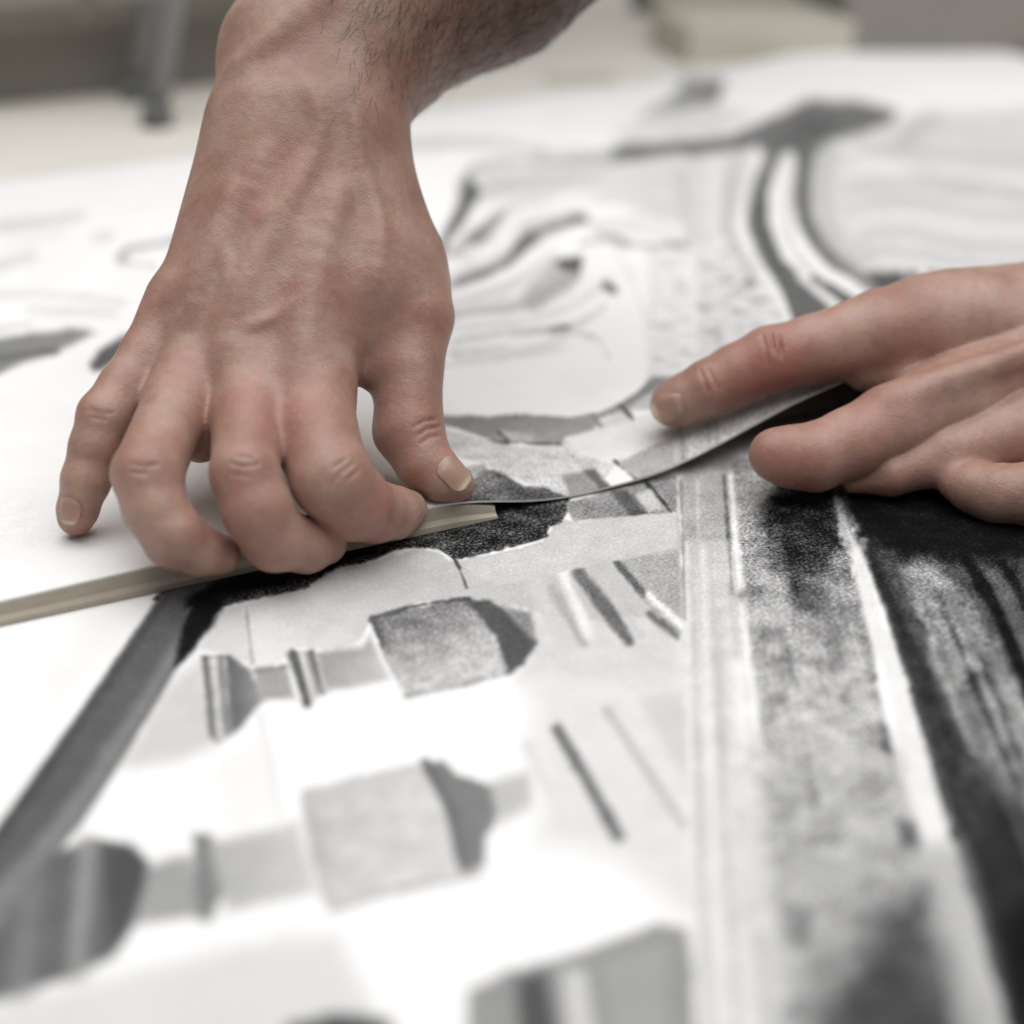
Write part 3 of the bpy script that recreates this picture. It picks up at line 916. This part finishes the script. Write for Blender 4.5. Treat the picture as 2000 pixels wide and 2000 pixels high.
def surface_nets(f, lo, hi, h):
    B = 16
    n = [int(math.ceil((hi[i] - lo[i]) / h / B)) * B for i in range(3)]
    V = np.full(n, 1.0, dtype=np.float32)
    gx = [lo[i] + h * np.arange(n[i], dtype=np.float32) for i in range(3)]
    cs = [np.arange(n[i] // B) * B for i in range(3)]
    I, Jx, K = np.meshgrid(*cs, indexing='ij')
    ce = np.stack([lo[0] + (I.ravel() + B / 2) * h, lo[1] + (Jx.ravel() + B / 2) * h, lo[2] + (K.ravel() + B / 2) * h], 1).astype(np.float32)
    dc = f(ce)
    off = np.stack(np.meshgrid(np.arange(B), np.arange(B), np.arange(B), indexing='ij'), -1).reshape(-1, 3)
    act = np.abs(dc) < B * h * 0.9 + 4
    for (i, j, k), d, a in zip(zip(I.ravel(), Jx.ravel(), K.ravel()), dc, act):
        if not a:
            V[i:i + B, j:j + B, k:k + B] = d
    ids = np.nonzero(act)[0]
    for c0 in range(0, len(ids), 40):
        ch = ids[c0:c0 + 40]
        base = np.stack([I.ravel()[ch], Jx.ravel()[ch], K.ravel()[ch]], 1)
        q = (base[:, None, :] + off[None]).reshape(-1, 3)
        pts = (q * h + np.array(lo)).astype(np.float32)
        V[q[:, 0], q[:, 1], q[:, 2]] = f(pts)
    inside = V < 0
    cnt = np.zeros([m - 1 for m in n], dtype=np.int8)
    sx, sy, sz = [slice(0, m - 1) for m in n], None, None

    def cor(A, a, b, c):
        return A[a:n[0] - 1 + a, b:n[1] - 1 + b, c:n[2] - 1 + c]
    for a in (0, 1):
        for b in (0, 1):
            for c in (0, 1):
                cnt += cor(inside, a, b, c)
    cells = (cnt > 0) & (cnt < 8)
    ci = np.argwhere(cells)
    vid = np.full(cells.shape, -1, dtype=np.int64); vid[cells] = np.arange(len(ci))
    acc = np.zeros((len(ci), 3)); num = np.zeros(len(ci))
    for ax in range(3):
        o1, o2 = [x for x in range(3) if x != ax]
        for u in (0, 1):
            for w in (0, 1):
                p = ci.copy(); p[:, o1] += u; p[:, o2] += w
                q = p.copy(); q[:, ax] += 1
                va = V[p[:, 0], p[:, 1], p[:, 2]]; vb = V[q[:, 0], q[:, 1], q[:, 2]]
                m = (va < 0) != (vb < 0)
                t = np.where(m, va / np.where(m, va - vb, 1), 0)
                pt = p.astype(float); pt[:, ax] += t
                acc[m] += pt[m]; num[m] += 1
    verts = acc / num[:, None] * h + np.array(lo)
    quads = []
    for ax in range(3):
        o1, o2 = [(1, 2), (2, 0), (0, 1)][ax]
        sl0 = [slice(None)] * 3; sl1 = [slice(None)] * 3
        sl0[ax] = slice(0, n[ax] - 1); sl1[ax] = slice(1, n[ax])
        e = inside[tuple(sl0)] != inside[tuple(sl1)]
        idx = np.argwhere(e)
        ok = (idx[:, o1] > 0) & (idx[:, o2] > 0) & (idx[:, o1] < n[o1] - 1) & (idx[:, o2] < n[o2] - 1)
        idx = idx[ok]

        def cell(u, w):
            q = idx.copy(); q[:, o1] -= u; q[:, o2] -= w
            return vid[q[:, 0], q[:, 1], q[:, 2]]
        Q = np.stack([cell(1, 1), cell(0, 1), cell(0, 0), cell(1, 0)], 1)
        flip = ~inside[idx[:, 0], idx[:, 1], idx[:, 2]]
        Q[flip] = Q[flip][:, ::-1]
        quads.append(Q)
    return verts, np.vstack(quads)


def grad(f, v, e=0.4):
    g = np.zeros_like(v)
    for i in range(3):
        d = np.zeros(3, dtype=np.float32); d[i] = e
        g[:, i] = f(v + d) - f(v - d)
    return g / (np.linalg.norm(g, axis=1, keepdims=True) + 1e-9)


def to_world(v):
    v = np.asarray(v) / MM
    return CAMP + v[:, :1] * RIGHT + v[:, 1:2] * UP - v[:, 2:3] * FWD


def skin_object(name, f, lo, hi, h, reds, mat, painted_shade=()):
    v, q = surface_nets(f, lo, hi, h)
    for _ in range(1):
        v = v.astype(np.float32)
        n_ = grad(f, v); v = v - n_ * np.clip(f(v), -.5, .5)[:, None]
    w = to_world(v)
    me = bpy.data.meshes.new(name)
    me.vertices.add(len(w)); me.vertices.foreach_set("co", w.astype(np.float32).ravel())
    me.loops.add(len(q) * 4); me.loops.foreach_set("vertex_index", q.astype(np.int32).ravel())
    me.polygons.add(len(q)); me.polygons.foreach_set("loop_start", np.arange(len(q), dtype=np.int32) * 4)
    me.update(calc_edges=True); me.validate()
    me.polygons.foreach_set("use_smooth", [True] * len(me.polygons))
    red = np.zeros(len(v), dtype=np.float32)
    for (c, r, amt) in reds:
        red += amt * np.exp(-((v - c) ** 2).sum(1) / (r * r))
    at_ = me.attributes.new("flush", 'FLOAT', 'POINT'); at_.data.foreach_set("value", np.clip(red, 0, 1))
    tan = np.zeros(len(v), dtype=np.float32)  # weight of shade painted into the skin colour, not a suntan
    for (c, r, amt) in painted_shade:
        tan = np.maximum(tan, amt * np.exp(-((v - c) ** 2).sum(1) / (r * r)))  # strongest painted shade at each vertex
    at_ = me.attributes.new("tan", 'FLOAT', 'POINT'); at_.data.foreach_set("value", np.clip(tan, 0, 1))  # attribute holds the shade painted into the skin colour
    me.materials.append(mat)
    o = bpy.data.objects.new(name, me); COL.objects.link(o)
    print(name, len(v), "verts")
    return o


# skin
def skin_mat():
    m, nt, b = new_mat("skin", rough=0.44, spec=0.42)
    N = nt.nodes; L = nt.links
    tc = N.new("ShaderNodeTexCoord")

    def nz(scale, detail=4, rough=.6):
        n = N.new("ShaderNodeTexNoise"); n.inputs["Scale"].default_value = scale
        n.inputs["Detail"].default_value = detail; n.inputs["Roughness"].default_value = rough
        L.new(tc.outputs["Object"], n.inputs["Vector"]); return n
    n1 = nz(55); n2 = nz(420, 3)
    r1 = N.new("ShaderNodeValToRGB")
    r1.color_ramp.elements[0].position = .32; r1.color_ramp.elements[1].position = .70
    r1.color_ramp.elements[0].color = (0.295, 0.160, 0.120, 1); r1.color_ramp.elements[1].color = (0.425, 0.280, 0.222, 1)
    L.new(n1.outputs["Fac"], r1.inputs["Fac"])
    fa0 = N.new("ShaderNodeAttribute"); fa0.attribute_name = "flush"
    n5 = nz(30, 3); r5 = N.new("ShaderNodeMapRange")
    r5.inputs["From Min"].default_value = .45; r5.inputs["From Max"].default_value = .8; r5.inputs["To Max"].default_value = .6
    L.new(n5.outputs["Fac"], r5.inputs["Value"])
    fa = N.new("ShaderNodeMath"); fa.operation = 'ADD'; fa.use_clamp = True
    L.new(fa0.outputs["Fac"], fa.inputs[0]); L.new(r5.outputs[0], fa.inputs[1])
    mx = N.new("ShaderNodeMix"); mx.data_type = 'RGBA'; mx.blend_type = 'MIX'
    L.new(fa.outputs[0], mx.inputs["Factor"]); L.new(r1.outputs["Color"], mx.inputs["A"])
    mx.inputs["B"].default_value = (0.330, 0.135, 0.102, 1)
    shade_attr = N.new("ShaderNodeAttribute"); shade_attr.attribute_name = "tan"  # mask of the painted forearm shade
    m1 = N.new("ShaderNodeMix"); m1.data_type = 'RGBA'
    L.new(shade_attr.outputs["Fac"], m1.inputs["Factor"]); L.new(mx.outputs["Result"], m1.inputs["A"]); m1.inputs["B"].default_value = (0.082, 0.045, 0.030, 1)  # shade on the forearm mixed in as darker brown skin
    m2 = N.new("ShaderNodeMix"); m2.data_type = 'RGBA'; m2.blend_type = 'OVERLAY'; m2.inputs["Factor"].default_value = .22
    L.new(m1.outputs["Result"], m2.inputs["A"]); L.new(n2.outputs["Color"], m2.inputs["B"])
    hs = N.new("ShaderNodeHueSaturation"); hs.inputs["Saturation"].default_value = 0.98
    L.new(m2.outputs["Result"], hs.inputs["Color"])
    L.new(hs.outputs["Color"], b.inputs["Base Color"])
    b.inputs["Subsurface Weight"].default_value = 0.16
    b.inputs["Subsurface Radius"].default_value = (1.0, 0.35, 0.18)
    b.inputs["Subsurface Scale"].default_value = 0.0035
    vo = N.new("ShaderNodeTexVoronoi"); vo.inputs["Scale"].default_value = 900; vo.feature = 'DISTANCE_TO_EDGE'
    L.new(tc.outputs["Object"], vo.inputs["Vector"])
    n3 = nz(260, 5, .65)
    b1 = N.new("ShaderNodeBump"); b1.inputs["Strength"].default_value = .28; b1.inputs["Distance"].default_value = .0004
    L.new(vo.outputs["Distance"], b1.inputs["Height"])
    b2 = N.new("ShaderNodeBump"); b2.inputs["Strength"].default_value = .45; b2.inputs["Distance"].default_value = .0007
    L.new(n3.outputs["Fac"], b2.inputs["Height"]); L.new(b1.outputs[0], b2.inputs["Normal"])
    L.new(b2.outputs[0], b.inputs["Normal"])
    return m


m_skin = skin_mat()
m_nail, nt, b = new_mat("nail", rough=0.27, spec=0.5)
_a = nt.nodes.new("ShaderNodeAttribute"); _a.attribute_name = "length"
_r = nt.nodes.new("ShaderNodeValToRGB")
for _p, _c in ((0.10, (0.42, 0.29, 0.225, 1)), (0.26, (0.36, 0.225, 0.165, 1)), (0.80, (0.38, 0.24, 0.175, 1))):
    _e = _r.color_ramp.elements.new(_p); _e.color = _c
_r.color_ramp.elements[0].color = (0.34, 0.20, 0.155, 1)
_r.color_ramp.elements[-1].color = (0.48, 0.39, 0.30, 1); _r.color_ramp.elements[-1].position = 0.90
nt.links.new(_a.outputs["Fac"], _r.inputs["Fac"]); nt.links.new(_r.outputs["Color"], b.inputs["Base Color"])
b.inputs["Subsurface Weight"].default_value = 0.15
b.inputs["Subsurface Radius"].default_value = (1, .4, .25); b.inputs["Subsurface Scale"].default_value = .002

# ---- first hand: forearm from the top, fingers on the seam
A = dict(
    w0=J(640, 235, 478, 130), w1=J(560, 250, 474, 120),
    fa=J(590, 120, 486, 150), fb=J(700, 70, 494, 165), fc=J(945, -82, 520, 188), fd=J(1190, -290, 556, 200),
)
pinky = [J(345, 600, 462, 62), J(290, 690, 453, 52), J(245, 755, 446, 50), J(203, 812, 439, 50), J(184, 872, 437, 46), J(168, 938, 436, 46), J(152, 995, 438, 38), J(148, 1012, 440, 34)]
ring = [J(400, 640, 462, 60), J(345, 790, 438, 66), J(288, 925, 414, 68), J(303, 992, 412, 61), J(340, 1048, 412, 60), J(392, 1076, 417, 47), J(430, 1083, 422, 40)]
middle = [J(500, 660, 460, 70), J(486, 820, 434, 72), J(478, 925, 415, 66), J(504, 998, 414, 67), J(536, 1052, 419, 63), J(598, 1064, 429, 54), J(634, 1060, 435, 44)]
index = [J(600, 690, 460, 80), J(614, 850, 435, 84), J(648, 935, 424, 79), J(692, 984, 431, 72), J(730, 999, 440, 60), J(770, 1001, 448, 51), J(795, 996, 453, 40)]
thumb = [J(690, 400, 478, 112), J(770, 520, 475, 98), J(815, 620, 469, 70), J(798, 720, 465, 66), J(798, 840, 461, 68), J(828, 902, 459, 56), J(866, 934, 458, 45), J(893, 946, 458, 34)]


def palmA(p):
    arm = chain(p, [A['fd'], A['fc'], A['fb'], A['fa'], A['w1']], 14)
    arm = smin(arm, cone(p, A['fb'], A['w0']), 14)
    # ulna head on the left of the wrist
    arm = smin(arm, cone(p, J(500, 150, 484, 52), J(520, 190, 484, 50)), 12)
    palm = cone(p, J(500, 260, 474, 96), J(385, 560, 462, 70))
    for a, b in ((J(530, 250, 472, 110), J(420, 620, 456, 78)), (J(580, 260, 472, 112), J(490, 690, 450, 82)),
                 (J(640, 260, 474, 120), J(590, 730, 450, 92)), (J(680, 300, 478, 108), J(700, 560, 466, 112))):
        palm = smin(palm, cone(p, a, b), 9)
    palm = smin(palm, cone(p, J(690, 300, 480, 98), J(790, 560, 474, 82)), 12)
    palm = smin(palm, cone(p, J(720, 520, 468, 100), J(690, 640, 462, 62)), 10)
    body = smin(arm, palm, 16)
    return body


def hit(f, px, py, d0=380, d1=620):
    """Depth at which the sight line of a photo point meets the surface f."""
    u = P3(px, py, 1.0)
    d = float(d0)
    for _ in range(60):
        v = float(f((u * d)[None].astype(np.float32))[0])
        if abs(v) < .05 or d > d1: break
        d += v * .9 / float(np.linalg.norm(u))
    return d


def on(f, px, py, rpx, sink):
    """Joint of radius rpx whose top stands (1 - sink) radii proud of the surface."""
    d = hit(f, px, py)
    r = rpx * d / FPX
    return (P3(px, py, d + r * sink), r)


def ridge(js, sink=.83):
    q = catmull(js, n=5)
    m = len(q) - 1
    return [on(palmA, x, y, r, sink + .35 * (abs(2 * i / m - 1) ** 6)) for i, (x, y, r) in enumerate(q)]


RIDGE = [(ridge(js), k) for js, k in (
    ([(600, 330, 12), (540, 450, 20), (480, 560, 24), (440, 690, 22)], 7),
    ([(520, 300, 12), (460, 430, 18), (405, 540, 22), (352, 660, 20)], 6),
    ([(460, 370, 10), (400, 500, 16), (340, 590, 18), (300, 640, 15)], 6),
    ([(660, 380, 10), (610, 560, 22), (590, 700, 22)], 9),
    ([(580, 590, 5), (540, 622, 9), (485, 640, 6)], 3),
    ([(455, 380, 6), (428, 450, 10), (450, 540, 11), (425, 630, 9), (395, 700, 7)], 3.5),
    ([(690, 230, 8), (705, 330, 13), (740, 450, 13), (730, 560, 9)], 6),
    ([(600, 170, 10), (625, 260, 13), (570, 380, 11), (520, 430, 8)], 5),
    ([(465, 135, 14), (540, 75, 24), (650, -20, 26)], 9))]
KNOB = [(on(palmA, *q, .8), k) for q, k in (((590, 778, 66), 12), ((458, 735, 58), 11), ((360, 690, 48), 9), ((292, 655, 40), 8))]


def groove(f, pts, r=3.0, sink=.2):
    return [on(f, x, y, r, sink) for x, y in pts]


def handA_(p):
    body = palmA(p)
    for js, k in RIDGE:
        body = blend(p, body, js, k)
    for j, k in KNOB:
        body = blend(p, body, [j], k)
    w = np.clip((p[:, 1] - 7) / 16, 0, 1)
    kk = (0.8 + 5.0 * w * w * (3 - 2 * w)).astype(np.float32)
    F = chain(p, pinky, 3.5)
    for js in (ring, middle, index):
        F = smin(F, chain(p, js, 3.5), kk)
    out = smin(body, F, 13)
    th = smin(body, chain(p, thumb, 3.5), 9)
    out = smin(out, th, 1.2)
    # webs between the digits
    for js, k in WEBS:
        out = blend(p, out, js, k)
    return out


WEBS = [([J(735, 610, 470, 72), J(735, 660, 468, 52), J(722, 722, 464, 34)], 11),
        ([J(430, 730, 460, 66), J(408, 800, 452, 60), J(391, 862, 440, 42)], 8),
        ([J(545, 760, 457, 70), J(540, 815, 449, 62), J(534, 860, 440, 40)], 8),
        ([J(330, 650, 464, 50), J(302, 705, 455, 36)], 8)]
GA = []


def handA(p):
    out = handA_(p)
    for js in GA:
        out = carve(p, out, js)
    return out


GA += [groove(handA_, q, 3.0, -.42) for q in ([(690, 905), (664, 925), (646, 950)], [(702, 918), (678, 938)], [(676, 896), (650, 914)], [(450, 905), (476, 912), (505, 906)], [(456, 925), (484, 930)], [(460, 890), (494, 894)], [(252, 905), (280, 912), (310, 906)], [(256, 922), (290, 926)], [(176, 800), (200, 808), (222, 806)], [(180, 815), (206, 820)], [(812, 852), (835, 838), (862, 831)], [(822, 866), (838, 855), (860, 850)], [(808, 834), (830, 822), (856, 818)])]


redsA = [(J(590, 785, 420, 1)[0], 13, .75), (J(455, 760, 420, 1)[0], 11, .6), (J(352, 710, 432, 1)[0], 9, .3),
         (J(280, 920, 422, 1)[0], 12, .55), (J(470, 960, 414, 1)[0], 12, .4), (J(700, 1000, 430, 1)[0], 16, .55), (J(520, 1080, 425, 1)[0], 15, .5),
         (J(186, 800, 440, 1)[0], 9, .6), (J(150, 1000, 440, 1)[0], 10, .7), (J(330, 1060, 430, 1)[0], 14, .6), (J(850, 620, 465, 1)[0], 12, .45), (J(800, 860, 465, 1)[0], 16, .3)]
loA = P3(90, 1130, 430) * 1; loA = (-180, -30, -640); hiA = (90, 262, -395)
hand1 = skin_object("hand", handA, (-152, -32, -585), (62, 225, -395), 0.75, redsA, m_skin, [(P3(1010, 0, 500), 64, .9), (P3(800, 130, 480), 32, .45)])  # last list: spots where the forearm's shade is painted into its skin
tag(hand1, "bare right hand and forearm coming down from the top, fingertips pressed on the seam", "hand")

# ---- second hand: from the right, pinching the lifted edge
idxB = [J(1313, 790, 503, 43), J(1335, 781, 502, 48), J(1385, 757, 500, 54), J(1440, 730, 500, 58), J(1505, 702, 499, 64), J(1590, 682, 500, 66), J(1720, 650, 502, 84), J(1800, 640, 506, 100), J(2200, 640, 520, 130)]
thB = [J(1515, 888, 470, 52), J(1545, 892, 470, 60), J(1590, 893, 472, 66), J(1660, 866, 475, 68), J(1740, 826, 480, 74), J(1860, 780, 488, 84), J(2000, 740, 498, 100), J(2200, 720, 510, 120)]
f3B = [J(1668, 940, 478, 24), J(1740, 928, 476, 40), J(1850, 888, 479, 60), J(2000, 840, 484, 82), J(2200, 830, 495, 110)]
f4B = [J(1872, 945, 470, 36), J(1900, 954, 467, 46), J(1945, 963, 464, 56), J(2020, 965, 462, 62), J(2200, 940, 480, 84)]


def handB(p):
    palm = cone(p, J(1860, 640, 510, 104), J(2200, 660, 524, 150))
    palm = smin(palm, cone(p, J(1830, 700, 508, 80), J(2200, 740, 520, 140)), 10)
    palm = smin(palm, cone(p, J(2100, 720, 520, 190), J(2700, 600, 560, 210)), 16)
    # metacarpal ridge of the second digit
    palm = smin(palm, chain(p, [J(1740, 790, 474, 20), J(1850, 745, 474, 18), J(2000, 690, 478, 18)], 3), 6)
    a = smin(palm, chain(p, idxB, 3.5), 8)
    b = smin(palm, chain(p, thB, 3.5), 7)
    c = smin(palm, chain(p, f3B, 3.5), 6)
    d = smin(palm, chain(p, f4B, 3.5), 6)
    out = smin(a, b, 1.0)
    out = smin(out, c, 1.4); out = smin(out, d, 8)
    out = smin(out, cone(p, J(1690, 730, 502, 34), J(1760, 735, 500, 50)), 7)
    for js in GB:
        out = carve(p, out, js)
    return out


GB = []
GB += [groove(handB, q, 3.4, -.5) for q in ([(1368, 722), (1376, 745), (1384, 768)], [(1383, 718), (1392, 740), (1402, 758)],
                                            [(1488, 652), (1496, 680), (1500, 712)], [(1504, 646), (1514, 690)], [(1522, 650), (1527, 700)])]
redsB = [(J(1505, 690, 488, 1)[0], 14, .9), (J(1385, 750, 490, 1)[0], 14, .45), (J(1560, 920, 462, 1)[0], 14, .55), (J(1780, 600, 490, 1)[0], 16, .35),
         (J(1500, 760, 488, 1)[0], 10, .5), (J(1880, 900, 478, 1)[0], 20, .3), (J(1720, 850, 462, 1)[0], 18, .3)]
hand2 = skin_object("hand", handB, (48, -20, -620), (330, 120, -440), 0.75, redsB, m_skin)
tag(hand2, "second bare hand reaching in from the right, finger and thumb pinching the lifted print edge", "hand")


def nail(f, px, py, normal, along, Lh, Wh, R, parent):
    """Thin curved plate bedded in the digit's surface. normal and along in camera axes."""
    n = np.array(normal, float); n /= np.linalg.norm(n)
    a = np.array(along, float); a -= n * (a @ n); a /= np.linalg.norm(a); sd = np.cross(n, a)
    c = P3(px, py, hit(f, px, py)).astype(float)
    vs, fc = [], []
    NU, NV = 17, 17
    for j in range(NV):
        v = -1 + 2 * j / (NV - 1)
        for i in range(NU):
            u = -1 + 2 * i / (NU - 1)
            lim = max(1 - abs(v) ** 4, 0.0) ** (1 / 2.4)
            lim = max(lim, .38)
            ang = u * lim * Wh / R
            vs.append(c + a * (v * Lh) + sd * (math.sin(ang) * R) + n * ((math.cos(ang) - 1) * R))
            fc.append(0.16 - 0.35 * max(0, -v - .6) - .14 * abs(u) ** 4 + .22 * max(0, v - .4))
    vs = np.array(vs)
    for _ in range(4):                      # settle on the skin, a little proud, dipping in at root and sides
        vs = vs - n * np.clip(f(vs.astype(np.float32)), -.5, .5)[:, None] * .7
    vs = vs + n * np.array(fc)[:, None]; fc = []
    V = np.array(vs).reshape(NV, NU, 3)
    for _ in range(3):
        V[1:-1, 1:-1] = (V[1:-1, 1:-1] * 2 + V[:-2, 1:-1] + V[2:, 1:-1] + V[1:-1, :-2] + V[1:-1, 2:]) / 6
    for j in range(NV - 1):
        for i in range(NU - 1):
            k = j * NU + i
            fc.append((k, k + 1, k + NU + 1, k + NU))
    o = link_mesh("fingernail", to_world(V.reshape(-1, 3)), fc, m_nail, None, True)
    at_ = o.data.attributes.new("length", 'FLOAT', 'POINT')
    at_.data.foreach_set("value", np.repeat(np.linspace(0, 1, NV), NU).astype(np.float32))
    o.parent = parent
    md = o.modifiers.new("thick", 'SOLIDIFY'); md.thickness = 0.0004; md.offset = -1
    return o


nail(handA, 889, 923, (0.40, .45, .8), (0.80, -0.60, -.1), 5.8, 4.6, 7.0, hand1)
nail(handA, 134, 998, (-.55, .15, .8), (-.2, -1, .05), 4.2, 3.3, 6.2, hand1)
nail(handB, 1302, 792, (-.35, .25, .9), (-.93, -.35, -.2), 5.8, 5.4, 7.2, hand2)

# short dark hair on the forearm, one mesh
m_hair, _, _ = new_mat("arm_hair", (0.035, 0.02, 0.013), rough=0.5, spec=0.3)
me = hand1.data
co = np.zeros(len(me.vertices) * 3, dtype=np.float32); me.vertices.foreach_get("co", co); co = co.reshape(-1, 3)
no = np.zeros(len(me.vertices) * 3, dtype=np.float32); me.vertices.foreach_get("normal", no); no = no.reshape(-1, 3)
q = co - CAMP; dd = q @ FWD
ppx = 1000 + (q @ RIGHT) / dd * FPX; ppy = 1000 - (q @ UP) / dd * FPX
dens = np.clip((230 - ppy) / 200, 0, 1) * np.clip((ppx - 620) / 250, 0, 1)
sel = np.nonzero(RNG.random(len(co)) < dens * 0.12)[0]
armdir = to_world(P3(640, 235, 478)[None])[0] - to_world(P3(930, -90, 520)[None])[0]; armdir /= np.linalg.norm(armdir)
hv, hf = [], []
for i in sel:
    n = no[i]; p = co[i].astype(float)
    d = armdir + RNG.normal(0, .35, 3) + np.array([.25, 0, -.2]); d = d - n * (d @ n); d = d / np.linalg.norm(d) + n * RNG.uniform(.15, .5)
    L = RNG.uniform(.005, .012); r = 0.00005
    s1 = np.cross(d, n); s1 /= np.linalg.norm(s1); s2 = np.cross(s1, d); s2 /= np.linalg.norm(s2)
    k = len(hv)
    bend = -n * L * .25
    for (t, rr) in ((0, r), (.5, r * .8)):
        c = p + d * L * t + bend * t * t
        hv += [c + s1 * rr, c - s1 * rr * .5 + s2 * rr * .86, c - s1 * rr * .5 - s2 * rr * .86]
    hv.append(p + d * L + bend)
    for a_ in range(3):
        b_ = (a_ + 1) % 3
        hf += [(k + a_, k + b_, k + 3 + b_, k + 3 + a_), (k + 3 + a_, k + 3 + b_, k + 6)]
hair = link_mesh("arm_hair", hv, hf, m_hair, hand1, True)
tag(hair, kind="stuff")
